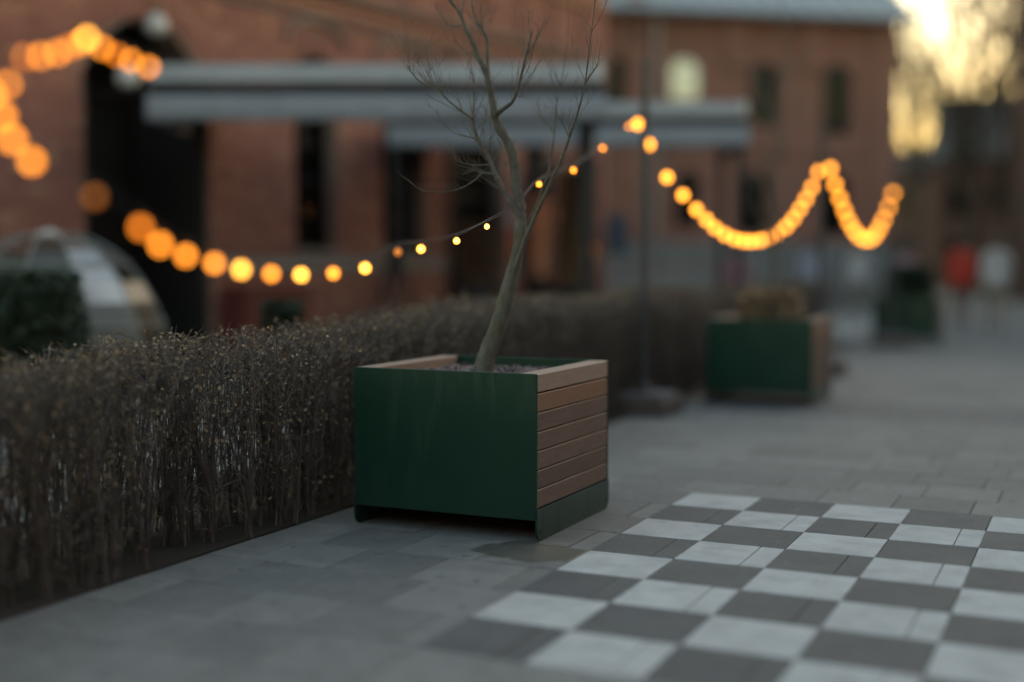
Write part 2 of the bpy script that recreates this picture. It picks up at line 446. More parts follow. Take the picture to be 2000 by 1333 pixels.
# ------------------------------------------------------------------ brick buildings
def wall_faces(mb, x0, x1, z0, z1, ops, depth, seg=10):
    """front wall at y = 0 with openings (s0,s1,zb,zt,rise) and reveals running back to y = depth"""
    cuts = sorted({x0, x1, *[o[0] for o in ops], *[o[1] for o in ops]})
    for a, b_ in zip(cuts[:-1], cuts[1:]):
        if b_-a < 1e-6: continue
        inside = sorted([o for o in ops if o[0] <= a+1e-6 and o[1] >= b_-1e-6], key=lambda o: o[2])
        zc = z0
        for (s0, s1, zb, zt, rise) in inside:
            if zb > zc: mb.quad((a,0,zc),(b_,0,zc),(b_,0,zb),(a,0,zb))
            mb.quad((a,0,zb),(b_,0,zb),(b_,depth,zb),(a,depth,zb))
            n = seg if rise else 1
            def top(x):
                t = (x-(s0+s1)/2)/((s1-s0)/2); return zt - rise*t*t
            nxt = min([o[2] for o in inside if o[2] > zt] + [z1]) if False else None
            for i in range(n):
                p, q = a+(b_-a)*i/n, a+(b_-a)*(i+1)/n
                mb.quad((p,0,top(p)),(q,0,top(q)),(q,0,zt+.002),(p,0,zt+.002))
                mb.quad((p,0,top(p)),(q,0,top(q)),(q,depth,top(q)),(p,depth,top(p)))
            zc = zt+.002
            mb.quad((s0,0,zb),(s0,depth,zb),(s0,depth,top(s0)),(s0,0,top(s0)))
            mb.quad((s1,0,zb),(s1,depth,zb),(s1,depth,top(s1)),(s1,0,top(s1)))
        mb.quad((a,0,zc),(b_,0,zc),(b_,0,z1),(a,0,z1))
    return mb
def arched_window(parent, s0, s1, zb, zt, rise, y, cols, rows, fm, gm, bar=.035, name='window'):
    w, h = s1-s0, zt-rise-zb
    fr = MB()
    fr.box(s0, s0+.06, y-.03, y+.03, zb, zt-rise); fr.box(s1-.06, s1, y-.03, y+.03, zb, zt-rise); fr.box(s0+.06, s1-.06, y-.03, y+.03, zb, zb+.07)
    if rise:
        n = 10; pts = [(s0+w*i/n, zt-rise*((2*i/n-1)**2)) for i in range(n+1)]
        poly = pts + [(x, z-.07) for x, z in pts[::-1]]
        for i in range(n):
            fr.prism([pts[i], pts[i+1], (pts[i+1][0], pts[i+1][1]-.07), (pts[i][0], pts[i][1]-.07)], y-.03, y+.03)
    else:
        fr.box(s0+.06, s1-.06, y-.03, y+.03, zt-.07, zt)
    for c in range(1, cols):
        x = s0+w*c/cols; fr.box(x-bar/2, x+bar/2, y-.022, y+.022, zb+.07, zt-.03-rise*((2*c/cols-1)**2))
    for r in range(1, rows+1):
        z = zb+h*r/rows
        if r == rows and not rise: continue
        fr.box(s0+.06, s1-.06, y-.02, y+.02, z-bar/2, z+bar/2)
    wo = fr.build(name, fm, parent)
    for c in range(cols):
        for r in range(rows):
            a, b_ = s0+w*c/cols+bar/2, s0+w*(c+1)/cols-bar/2
            p, q = zb+h*r/rows+bar/2, zb+h*(r+1)/rows-bar/2
            MB().box(a, b_, y-.004, y+.004, p, q).build('pane', gm, wo)
    if rise:
        n = 8; top = MB()
        pts = [(s0+.03+(w-.06)*i/n, zt-.03-rise*((2*i/n-1)**2)) for i in range(n+1)]
        poly = [(s0+.03, zt-rise)] + [(x, max(z, zt-rise+.01)) for x, z in pts] + [(s1-.03, zt-rise)]
        MB().prism(poly, y-.004, y+.004).build('pane', gm, wo)
    return wo

# --- building A, along the garden on the left
A = empty('brick_hall', (-9.058, 19.499, 0), math.atan2(.98634, .16474))
tag(A, 'long red brick hall with arched openings and moulded cornice behind the awnings', 'building')
AX0, AX1, ATOP = -13.0, 3.1, 8.6
ops = [(-8.60,-6.72,.0,4.20,.75), (-5.20,-4.35,1.49,4.15,.20), (-3.37,-2.35,1.49,4.15,.22), (-1.66,-.25,.62,4.0,.25), (.36,1.12,.62,3.4,.12), (-11.9,-10.9,1.49,4.15,.2)]
wall_faces(MB(), AX0, AX1, 0, ATOP, ops, .42).build('wall', M['mortar'], A)
MB().box(AX0, AX1-.002, 4.2, 4.3, 0, ATOP).box(AX1-.02, AX1, .004, 4.2, 0, ATOP).build('side_wall', M['brick_far'], A)
MB().quad((AX0,0,ATOP),(AX1,0,ATOP),(AX1,4.3,ATOP+1.5),(AX0,4.3,ATOP+1.5)).build('roof', M['roof_metal'], A)
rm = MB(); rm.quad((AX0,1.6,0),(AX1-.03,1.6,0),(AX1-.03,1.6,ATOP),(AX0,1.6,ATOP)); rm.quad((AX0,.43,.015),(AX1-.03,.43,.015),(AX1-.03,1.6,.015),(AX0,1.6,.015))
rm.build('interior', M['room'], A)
CO, BL, BH, BD = .0765, .262, .128, .012
pilasters = [-4.75,-3.75,-2.75,-1.75,-.75,.28,1.27,2.25]
def blocked(a, b_, z0, z1):
    """return list of free spans of [a,b_] in the course z0..z1"""
    spans = [(a, b_)]
    for (s0, s1, zb, zt, rise) in ops:
        if z1 <= zb or z0 >= zt+.26: continue
        if z0 < zt-rise: o0, o1 = s0, s1
        else:                                             # brick arch ring occupies this height
            t = (z0-(zt-rise))/(rise+.26)
            hw = (s1-s0)/2+.05
            hw = hw*math.sqrt(max(0.0, 1-t)); c = (s0+s1)/2; o0, o1 = c-hw-.02, c+hw+.02
            if hw < .02: continue
        new = []
        for p, q in spans:
            if q <= o0 or p >= o1: new.append((p, q)); continue
            if p < o0: new.append((p, o0))
            if q > o1: new.append((o1, q))
        spans = new
    return [(p, q) for p, q in spans if q-p > .03]
single, mass = [], MB()
nc = int(6.6/CO)
for r in range(nc):
    z0 = .02+r*CO; z1 = z0+CO-.009
    if 1.20 < z0+.03 < 1.40 or 4.62 < z0+.03 < 5.09: continue
    x = AX0 + (.0 if r % 2 else -.066); k = r
    while x < AX1:
        L = BL if (k % 2 == 0) else BH+.003
        k += 1
        for p, q in blocked(max(x, AX0), min(x+L-.009, AX1-.004), z0, z1):
            full = abs((q-p)-(L-.009)) < 1e-6
            j = rnd.uniform(0, .004)
            up = z0 > 5.05
            if full and ((up and -1.9 < p < 2.0 and z0 < 5.95) or (-.26 < p and q < .37 and .6 < z0 < 3.6)) and len(single) < 300:
                single.append((p, q, z0, z1, j))
            else:
                mass.box(p, q, -BD-j, .01, z0, z1, open_back=True)
        x += L
bc = {}
for p, q, z0, z1, j in single:
    key = round(q-p, 3)
    if key not in bc:
        bc[key] = MB().box(0, key, -BD, .01, 0, z1-z0, c=.003).mesh('brick', M['brick'])
    link('brick', bc[key], A, (p, -j, z0))
tag(mass.build('brickwork', M['brick'], A), kind='stuff')
# brick arch rings
for (s0, s1, zb, zt, rise) in ops:
    n = max(9, int((s1-s0)/.085)); vo = MB(); c = (s0+s1)/2; hw = (s1-s0)/2
    rad = (hw*hw+rise*rise)/(2*rise); cz = zt-rad; a0 = math.asin(min(1, hw/rad))
    for i in range(n):
        t0 = -a0+2*a0*(i+.05)/n; t1 = -a0+2*a0*(i+.95)/n
        P = [(c+rr_*math.sin(t), cz+rr_*math.cos(t)) for rr_, t in ((rad+.004,t0),(rad+.004,t1),(rad+.25,t1),(rad+.25,t0))]
        vo.prism(P, -BD-.006, .012)
    tag(vo.build('arch_bricks', M['brick_dark'], A), kind='stuff')
# belt cornice: four courses of moulding, pilasters of the upper wall, hood moulds, stone band
for z0, z1, pr, mt in ((5.005,5.085,.15,'coping'), (4.90,5.003,.10,'brick_dark'), (4.785,4.898,.035,'brick'), (4.70,4.783,.085,'brick_dark'), (4.63,4.698,.05,'coping')):
    MB().box(AX0, AX1, -pr, .01, z0, z1, c=.012).build('cornice_course', M[mt], A)
MB().box(AX0, AX1+.05, -.09, .01, 5.98, 6.08, c=.012).build('cornice_course', M['brick_dark'], A)
for s in pilasters:
    pb = MB()
    for r in range(12):
        z0 = 5.09+r*.074; pb.box(s-.11, s+.11, -.06-rnd.uniform(0,.004), -.013, z0, z0+.066, open_back=True)
    pb.box(s-.105, s+.105, -.052, -.012, 5.088, 5.978)
    pb.build('pilaster', M['brick_dark'], A)
for (s0, s1, zb, zt, rise) in ops[1:4]:
    c = (s0+s1)/2; hw = (s1-s0)/2+.2
    pts = [(c+hw*math.sin(t)/math.sin(1.0), -.045, zt+.47-(1-math.cos(t))*.62) for t in [-1.0+.2*i for i in range(11)]]
    MB().tube(pts, .045, 6).build('hood_mould', M['coping'], A)
edges = [AX0,-11.9,-10.9,-8.60,-6.72,-1.70]
for a, b_ in ((AX0,-8.62),(-6.70,-1.72)):
    x = a
    while x < b_-.05:
        e = min(x+1.05, b_); MB().box(x+.003, e-.003, -.045, .01, 1.20, 1.385, c=.006).build('band_stone', M['stone'], A); x = e
for s0, s1 in ((-5.20,-4.35),(-3.37,-2.35)):
    MB().box(s0-.06, s1+.06, -.10, .2, 1.43, 1.488, c=.006).build('window_sill', M['stone'], A)
MB().tube([(-1.80,-.09,.62),(-1.80,-.09,4.6)], .045, 8).build('downpipe', M['black_metal'], A)
arched_window(A, -5.20,-4.35,1.49,4.15,.20, .25, 2, 5, M['black_metal'], M['glass'])
arched_window(A, -3.37,-2.35,1.49,4.15,.22, .25, 2, 5, M['black_metal'], M['glass'])
arched_window(A, -1.66,-.25,.62,4.0,.25, .25, 3, 7, M['black_metal'], M['glass'], name='glazed_door')
arched_window(A, .36,1.12,.62,3.4,.12, .33, 2, 6, M['black_metal'], M['glass'], name='glazed_door')
# big arched doorway: two dark plank leaves standing open inside
dl = MB()
dl.box(-8.58,-8.50,.05,1.3,.02,3.4); dl.box(-6.82,-6.74,.05,1.3,.02,3.4)
dl.build('door_leaf', M['black_wood'], A)
AW = Matrix.Translation((-9.058,19.499,0)) @ Matrix.Rotation(math.atan2(.98634,.16474), 4, 'Z')
def aw(s, y, z): return tuple(AW @ Vector((s, y, z)))

# open glazed door leaf, standing out from the hall and facing the street
gd = empty('glazed_door_leaf', (-8.917, 19.95, .625), YAW)
tag(gd, 'open black steel door leaf with a grid of glass panes and solid kick plate', 'door')
W_, H_ = 1.20, 2.50
fr = MB().box(0,.05,-.025,.025,0,H_).box(W_-.05,W_,-.025,.025,0,H_).box(.05,W_-.05,-.025,.025,H_-.05,H_)
fr.build('door_frame', M['black_metal'], gd)
MB().box(.05,W_-.05,-.02,.02,0,.25).build('kick_plate', M['black_metal'], gd)
cx_ = [.05+ (W_-.10)*i/4 for i in range(5)]; rz_ = [.25+(H_-.30)*i/6 for i in range(7)]
for i in range(1,4): MB().box(cx_[i]-.011,cx_[i]+.011,-.018,.018,.25,H_-.05).build('glazing_bar', M['black_metal'], gd)
for r in range(1,6): MB().box(.05,W_-.05,-.015,.015,rz_[r]-.011,rz_[r]+.011).build('glazing_bar', M['black_metal'], gd)
for i in range(4):
    for r in range(6):
        MB().box(cx_[i]+.011,cx_[i+1]-.011,-.004,.004,rz_[r]+.011,rz_[r+1]-.011).build('pane', M['glass_door'], gd)
MB().tube([(W_-.11,-.03,1.0),(W_-.11,-.07,1.0),(W_-.11,-.07,1.3),(W_-.11,-.03,1.3)], .012, 6).build('handle', M['black_metal'], gd)

# loading ramp along the hall
ramp_ = MB().box(-4.1, 3.4, -1.15, -.02, -.05, .52).build('loading_ramp', M['concrete'], None, loc=(-9.058,19.499,0), rotz=math.atan2(.98634,.16474))
tag(ramp_, kind='structure')
x = -4.16
while x < 3.45:
    MB().box(x+.004, min(x+.9,3.46)-.004, -1.22, -.03, .524, .60, c=.008).build('coping_slab', M['stone'], ramp_); x += .9

# --- building B across the end of the garden
B = empty('brick_warehouse', (-13.339-.804*7, 31.293-.594*7, 0), math.atan2(.594,.804))
tag(B, 'distant brick warehouse with small arched windows and zinc roof at the end of the yard', 'building')
def bs(x):      # position along the facade for a picture column of the photograph
    return 7 + (x-1080)/675*9.98
BE = 8.0
bo = []
for x0, x1, z0, z1 in ((1302,1362,5.75,6.95),(1456,1516,5.1,6.85),(1602,1662,4.9,6.85),(1170,1228,5.5,6.9),
                       (1312,1362,2.3,3.85),(1438,1500,2.1,3.85),(1598,1660,2.1,3.85)):
    bo.append((bs(x0), bs(x1), z0, z1, .22))
def two_rows(mb):
    low = [o for o in bo if o[2] < 4]; hi = [o for o in bo if o[2] > 4]
    wall_faces(mb, 0, 17.0, 1.9, 4.4, low, .3); wall_faces(mb, 0, 17.0, 4.4, BE, hi, .3); return mb
two_rows(MB()).build('wall', M['brick_far'], B)
MB().box(0, 17.03, -.05, .3, 0, 1.898).build('plinth', M['plinth'], B)
MB().box(16.98, 17.0, .004, 7, 1.9, BE).build('side_wall', M['brick_far'], B)
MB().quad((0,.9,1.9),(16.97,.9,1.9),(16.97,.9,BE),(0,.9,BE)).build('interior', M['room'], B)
rf = MB().prism([(-.45,BE-.02),(3.6,BE+2.6),(7.4,BE-.02),(7.4,BE+.1),(3.6,BE+2.75),(-.5,BE+.12)], -.3, 17.4, axis='x').build('roof', M['roof_metal'], B)
sx = .2
while sx < 17.2:
    MB().prism([(-.5,BE+.12),(3.6,BE+2.75),(3.6,BE+2.80),(-.5,BE+.17)], sx, sx+.03, axis='x').build('roof_seam', M['roof_metal'], rf); sx += .62
MB().prism([(.0,BE-.02),(3.6,BE+2.55),(7.3,BE-.02)], 16.97, 17.0, axis='x').build('gable', M['brick_far'], B)
MB().tube([(-.3,-.52,BE+.06),(17.4,-.52,BE+.06)], .075, 8).build('gutter', M['pipe'], B)
for k, (x0, z0, z1) in enumerate(((1215,2.2,8.5),(1405,6.6,8.2),(1560,6.6,8.2),(1700,1.9,8.1))):
    a = bs(x0); p = MB().box(a, a+.62, -.12, -.003, z0, z1)
    o = p.build('buttress', M['brick_far'], B)
    if k == 0: MB().box(a+.2,a+.42,-.124,-.02,7.2,7.9).build('niche_shade', M['brick_dim'], o)  # flat panel, no recess; the hollow's shade is put into its dark colour
MB().tube([(bs(1272),-.16,1.9),(bs(1272),-.16,BE)], .06, 8).build('downpipe', M['pipe'], B)
for z0 in (4.3, 7.45): MB().box(0,17.02,-.07,.01,z0,z0+.12).build('string_course', M['brick_far'], B)
for z0 in [1.95+.42*i for i in range(5)]:
    MB().box(bs(1100),bs(1262),-.035,.01,z0,z0+.30).build('banded_course', M['brick_far'], B)
for i, o in enumerate(bo):
    arched_window(B, o[0]+.01, o[1]-.01, o[2]+.005, o[3]-.01, .22, .16, 2, 3, M['white_frame'] if i == 0 else M['black_metal'], M['glass_pale'] if i == 0 else M['glass'], bar=.05)

# --- dark buildings closing the street
Cb = empty('dark_gabled_building', (-2.911, 48.266, 0), 0)
tag(Cb, 'dark building cut off by the right edge of the picture', 'building')
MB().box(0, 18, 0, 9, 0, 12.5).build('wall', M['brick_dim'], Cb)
MB().prism([(-.4,12.48),(4.5,15.5),(9.4,12.48)], -.3, 18.3, axis='x').build('roof', M['black_wood'], Cb)
for i in range(5):
    for r in range(3):
        w_ = MB().box(1.0+i*3.3,2.1+i*3.3,-.05,.03,1.2+r*3.6,3.2+r*3.6).build('window', M['black_metal'], Cb)
        MB().box(1.06+i*3.3,2.04+i*3.3,-.06,-.052,1.26+r*3.6,3.14+r*3.6).build('pane', M['glass'], w_)
Db = empty('dark_distant_house', (-7.454, 64.901, 0), 0)
tag(Db, 'dark distant house under a grey roof below the golden sky', 'building')
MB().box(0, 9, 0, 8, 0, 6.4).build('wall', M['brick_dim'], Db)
dr = MB().prism([(-.4,6.38),(4,9.9),(8.4,6.38)], -.3, 9.3, axis='x').build('roof', M['plinth'], Db)
MB().box(2.1,2.8,3.4,4.1,9.2,10.9).build('chimney', M['brick_dim'], dr)
for i in range(4):
    for r in range(2):
        w_ = MB().box(.7+i*2.1,1.6+i*2.1,-.05,.03,.9+r*2.7,2.5+r*2.7).build('window', M['black_metal'], Db)
        MB().box(.75+i*2.1,1.55+i*2.1,-.06,-.052,.95+r*2.7,2.45+r*2.7).build('pane', M['glass'], w_)
Fb = empty('side_shade_building', (4.6, 58, 0), R(-90))  # out of view; added to shade the paving and block warm sky reflections
tag(Fb, 'unseen low brick building added on the right to shade the street', 'building')
fo_ = [(2+i*3.2, 3.3+i*3.2, 1.1, 3.4, .25) for i in range(18)]
wall_faces(MB(), 0, 62, 0, 5.2, fo_, .3).build('wall', M['brick_far'], Fb)
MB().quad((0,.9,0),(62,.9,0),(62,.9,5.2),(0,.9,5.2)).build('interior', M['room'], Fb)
MB().quad((0,0,5.2),(62,0,5.2),(62,6,7.2),(0,6,7.2)).build('roof', M['roof_metal'], Fb)
for o in fo_: arched_window(Fb, o[0]+.01,o[1]-.01,o[2],o[3]-.01,.25,.15,2,3,M['black_metal'],M['glass'],bar=.05)
Gb = empty('distant_block', (-26, 118, 0), 0)
tag(Gb, 'dim distant block closing the street behind the bare trees', 'building')
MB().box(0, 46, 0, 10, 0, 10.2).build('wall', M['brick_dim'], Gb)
MB().prism([(-.4,10.18),(5,12.0),(10.4,10.18)], -.3, 46.3, axis='x').build('roof', M['plinth'], Gb)
for i in range(12):
    for r in range(2):
        w_ = MB().box(1.5+i*3.7,2.8+i*3.7,-.05,.03,1.4+r*4.2,3.8+r*4.2).build('window', M['black_metal'], Gb)
        MB().box(1.56+i*3.7,2.74+i*3.7,-.06,-.052,1.46+r*4.2,3.74+r*4.2).build('pane', M['glass'], w_)
# brick building behind the photographer: shows only as a reflection in the glass door
Eb = empty('brick_terrace_opposite', (9, -11, 0), R(180)+YAW*.6)
tag(Eb, 'brick building on the opposite side, seen only as a reflection in the glass door', 'building')
eo = [(1+i*2.6, 2.1+i*2.6, 1.1, 3.4, .25) for i in range(8)]
wall_faces(MB(), 0, 22, 0, 8.5, eo, .3).build('wall', M['brick_far'], Eb)
MB().quad((0,.9,0),(22,.9,0),(22,.9,8.5),(0,.9,8.5)).build('interior', M['room'], Eb)
MB().box(0,22,-.06,.01,.85,1.02).build('stone_band', M['stone'], Eb)
for o in eo: arched_window(Eb, o[0]+.01,o[1]-.01,o[2],o[3]-.01,.25,.15,2,3,M['white_frame'],M['glass'],bar=.05)

# ------------------------------------------------------------------ awnings
def awning(loc, width, depth, label, left_post, right_post, brace=None):
    a = empty('garden_awning', loc, YAW)
    tag(a, label, 'awning', 'grey garden awnings in a row')
    MB().box(.02, width-.05, 0, .06, .415, .61, c=.012).build('top_fascia', M['fascia'], a)
    MB().tube([(.02,.02,.418),(width-.05,.02,.420)], .010, 6).build('fascia_trim', M['pipe'], a)
    MB().box(width-.115, width-.045, -.025, .09, .43, .635, c=.015).build('end_cap', M['white_frame'], a)
    MB().box(.05, width-.05, .10, .14, .30, .41).build('beam', M['black_wood'], a)
    MB().box(.0, width, .04, .07, .335, .375, c=.006).build('front_rail', M['slate_metal'], a)
    # valance: hanging cloth with slight waves
    n = 60; v, f = [], []
    for i in range(n+1):
        x_ = width*i/n; y_ = -.012+.010*math.sin(i*.9)+.006*math.sin(i*2.3)
        for k in range(4):
            z_ = .275 - .275*k/3; v.append((x_, y_*(k/3), z_ + (.012*math.sin(i*.35) if k == 3 else 0)))
    mb = MB(); mb.add(v, [(i*4+k, (i+1)*4+k, (i+1)*4+k+1, i*4+k+1) for i in range(n) for k in range(3)])
    va = mb.build('valance', M['fabric'], a); va.data.shade_smooth()
    so = va.modifiers.new('cloth', 'SOLIDIFY'); so.thickness = .004
    MB().tube([(0,-.004,.004),(width,-.004,.004)], .008, 5).build('hem', M['fabric'], va)
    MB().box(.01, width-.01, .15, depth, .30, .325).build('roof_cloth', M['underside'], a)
    for x_ in (.0, width-.004): MB().box(x_, x_+.004, .02, depth, .02, .29).build('side_valance', M['fabric'], a)
    k = .35
    while k < width:
        MB().box(k, k+.05, .16, depth-.05, .235, .299).build('rafter', M['black_wood'], a); k += 1.05
    for x_, z_ in [p_ for p_ in (left_post, right_post) if p_]:
        MB().box(x_-.045, x_+.045, .16, .25, z_-loc[2], .234).build('post', M['black_wood'], a)
        MB().box(x_-.045, x_+.045, depth-.2, depth-.11, -loc[2]+.0 if z_ < .3 else z_-loc[2], .234).build('post', M['black_wood'], a)
    if left_post is None:
        for yy in (.12, depth-.12):
            a0_ = Vector((.05, yy, .36)); dw = Matrix.Rotation(-YAW, 3, 'Z') @ Vector((-.98634, .16474, 0))
            MB().tube([a0_, a0_ + dw*(.98 if yy < 1 else 1.0+.46*0)], .03, 6).build('wall_arm', M['black_metal'], a)
    if brace:
        x_, z_ = brace
        for dx, dy in ((-.30,.0),(.30,.0),(0,-.30)):
            MB().tube([(x_+dx, .2+dy, z_-loc[2]), (x_, .2+dy*.05, z_+.95-loc[2])], .046, 6).build('brace', M['black_wood'], a)
    return a
awning((-9.5435, 11.0034, 2.875), 5.06, 2.0, 'nearer grey awning with a deep fascia and long valance, in front of the cornice', None, (4.88, 0))
awning((-9.0132, 15.30, 2.925), 5.03, 2.0, 'farther grey awning on black posts, its braced post before the second window', (.09, .6), (4.93, 0), (.09, .6))

# ------------------------------------------------------------------ planters
def mulch_mesh(w, l, n, z):
    mb = MB(); r = random.Random(3)
    for _ in range(n):
        x_, y_ = r.uniform(.13,w-.13), r.uniform(.05,l-.05)
        L = r.uniform(.014,.032); m = Matrix.Translation((x_,y_,z+r.uniform(0,.018))) @ Euler((r.uniform(-.5,.5),r.uniform(-.5,.5),r.uniform(0,6.3))).to_matrix().to_4x4()
        mb.box(-L,L,-L*.5,L*.5,-.004,.004, m=m)
    return mb
PW, PL, PH = .993, .947, .790
def planter():
    p = empty('planter', (0,0,0))
    tt = .012
    MB().box(0, PW, 0, tt, .100, PH, c=.003).build('front_panel', M['green'], p)
    MB().box(0, PW, PL-tt, PL, .100, PH, c=.003).build('back_panel', M['green'], p)
    for side in (0, 1):
        xo = 0 if side == 0 else PW
        sgn = 1 if side == 0 else -1
        # foot plate with rounded lower corners
        rr_ = .055; poly = [(0,.155)]
        poly += [(rr_-rr_*math.cos(t), rr_-rr_*math.sin(t)) for t in [i*math.pi/16 for i in range(9)]]
        poly += [(PL-rr_+rr_*math.sin(t), rr_-rr_*math.cos(t)) for t in [i*math.pi/16 for i in range(9)]]
        poly += [(PL,.155)]
        x0, x1 = (xo-.004, xo+.006) if side == 0 else (xo-.006, xo+.004)
        ft = MB().prism(poly, x0, x1, axis='x').build('foot_plate', M['green'], p)
        for yy in (.03, PL-.03):
            MB().tube([(xo-sgn*.004,yy,.045),(xo-sgn*.009,yy,.045)], .006, 8).build('bolt', M['green'], ft)
        for k in range(7):
            z0 = .158+k*.0903; z1 = z0+.0855
            if k == 6: break
            a, b_ = (xo+.002, xo+.026) if side == 0 else (xo-.026, xo-.002)
            sl = MB().box(a, b_, tt+.001, PL-tt-.001, z0, z1, c=.003).build('slat', M['wood_orange'] if k == 5 else M['wood'], p)
            for yy in (.055, PL-.055):
                xs = (a-.0012, a+.002) if side == 0 else (b_-.002, b_+.0012)
                MB().tube([(xs[0],yy,(z0+z1)/2),(xs[1],yy,(z0+z1)/2)], .0055, 8).build('screw', M['pipe'], sl)
        a, b_ = (xo+.001, xo+.10) if side == 0 else (xo-.10, xo-.001)
        MB().box(a, b_, tt+.001, PL-tt-.001, .702, PH-.002, c=.004).build('top_board', M['wood_top'], p)
        a, b_ = (xo+.028, xo+.034) if side == 0 else (xo-.034, xo-.028)
        MB().box(a, b_, tt+.001, PL-tt-.001, .105, .700).build('liner', M['green'], p)
    MB().box(.036, PW-.036, tt+.002, PL-tt-.002, .105, .725).build('soil', M['soil'], p)
    tag(mulch_mesh(PW, PL, 900, .726).build('bark_chips', M['chip'], p), kind='stuff')
    return p
pl = planter()
P1 = (-2.3545-PW, 5.3402)
pl.location = (P1[0], P1[1], 0)
tag(pl, 'nearest dark green steel planter with wooden slat sides holding the leaning tree', 'planter', 'green planters in a row along the pavement')
for yy, lab in ((11.536, 'middle green planter with pale wooden top boards, beyond the lamp pole'), (21.2, 'small farthest green planter by the pedestrians, filled with evergreen tufts')):
    c = copy_tree(pl); c.location = (P1[0], yy, 0); c['label'] = lab

# ------------------------------------------------------------------ trees
def twig_growth(mb, p, dirv, length, rad, depth, r, n=3, kids=(2,4)):
    pts = [Vector(p)]; d_ = Vector(dirv).normalized()
    for i in range(n):
        d_ = (d_ + Vector((r.uniform(-.35,.35), r.uniform(-.35,.35), r.uniform(-.1,.4)))*.6).normalized()
        pts.append(pts[-1] + d_*length/n)
    mb.tube(pts, [rad*(1-.65*i/n) for i in range(n+1)], 4 if rad > .004 else 3)
    if depth > 0:
        for _ in range(r.randint(*kids)):
            i = r.randint(1, n); q = pts[i]
            dd = (d_ + Vector((r.uniform(-1,1), r.uniform(-1,1), r.uniform(-.3,.8)))).normalized()
            twig_growth(mb, q, dd, length*r.uniform(.35,.6), rad*.55, depth-1, r, n, kids)
TRUNK = [(-2.857,5.796,0.744,0.0530),(-2.845,5.801,0.804,0.0503),(-2.824,5.811,0.870,0.0477),(-2.788,5.828,0.975,0.0450),(-2.757,5.842,1.080,0.0423),(-2.729,5.855,1.206,0.0397),(-2.703,5.867,1.310,0.0370)]
LIMBS = [
 [(-2.712,5.863,1.263,0.0340),(-2.687,5.883,1.445,0.0316),(-2.688,5.892,1.563,0.0293),(-2.706,5.892,1.654,0.0270),(-2.723,5.893,1.805,0.0249),(-2.753,5.888,1.910,0.0228),(-2.801,5.874,1.993,0.0208),(-2.826,5.871,2.067,0.0189),(-2.843,5.872,2.153,0.0171),(-2.870,5.868,2.276,0.0154),(-2.900,5.863,2.327,0.0138),(-2.925,5.860,2.382,0.0123),(-2.949,5.857,2.438,0.0109),(-2.979,5.852,2.501,0.0096),(-3.006,5.848,2.570,0.0084),(-3.053,5.835,2.642,0.0074),(-3.104,5.820,2.718,0.0065),(-3.148,5.809,2.862,0.0058),(-3.175,5.805,3.045,0.0053),(-3.225,5.790,3.253,0.0050)],
 [(-2.709,5.843,1.237,0.0150),(-2.644,5.825,1.392,0.0129),(-2.579,5.808,1.520,0.0109),(-2.516,5.790,1.632,0.0091),(-2.435,5.780,1.780,0.0075),(-2.369,5.764,1.914,0.0060),(-2.312,5.742,2.045,0.0046),(-2.267,5.716,2.174,0.0035),(-2.236,5.683,2.312,0.0025),(-2.199,5.653,2.496,0.0018),(-2.174,5.617,2.724,0.0015)],
 [(-2.698,5.870,1.328,0.0090),(-2.671,5.937,1.499,0.0075),(-2.644,6.005,1.627,0.0061),(-2.611,6.075,1.793,0.0049),(-2.605,6.134,1.978,0.0038),(-2.612,6.185,2.148,0.0028),(-2.598,6.247,2.343,0.0020),(-2.598,6.302,2.566,0.0015),(-2.630,6.342,2.872,0.0012)],
 [(-2.684,5.876,1.536,0.0170),(-2.712,5.856,1.588,0.0157),(-2.746,5.832,1.652,0.0144),(-2.776,5.810,1.719,0.0132),(-2.790,5.796,1.759,0.0120),(-2.808,5.780,1.818,0.0109),(-2.826,5.764,1.869,0.0099),(-2.853,5.743,1.914,0.0089),(-2.866,5.729,1.962,0.0079),(-2.872,5.719,2.012,0.0071),(-2.878,5.708,2.029,0.0062),(-2.921,5.680,2.066,0.0055),(-2.971,5.649,2.111,0.0048),(-3.012,5.623,2.156,0.0042),(-3.045,5.599,2.178,0.0037),(-3.081,5.575,2.199,0.0033),(-3.112,5.553,2.229,0.0030),(-3.143,5.531,2.283,0.0028)],
 [(-2.808,5.841,2.055,0.0130),(-2.750,5.827,2.084,0.0107),(-2.699,5.810,2.110,0.0087),(-2.665,5.786,2.149,0.0070),(-2.622,5.765,2.252,0.0056),(-2.589,5.740,2.326,0.0045),(-2.547,5.719,2.439,0.0040)],
 [(-2.858,5.884,2.218,0.0110),(-2.875,5.902,2.268,0.0095),(-2.891,5.922,2.342,0.0081),(-2.904,5.943,2.456,0.0069),(-2.934,5.956,2.507,0.0058),(-2.976,5.963,2.564,0.0049),(-3.001,5.978,2.621,0.0043),(-3.021,5.995,2.758,0.0040)]]
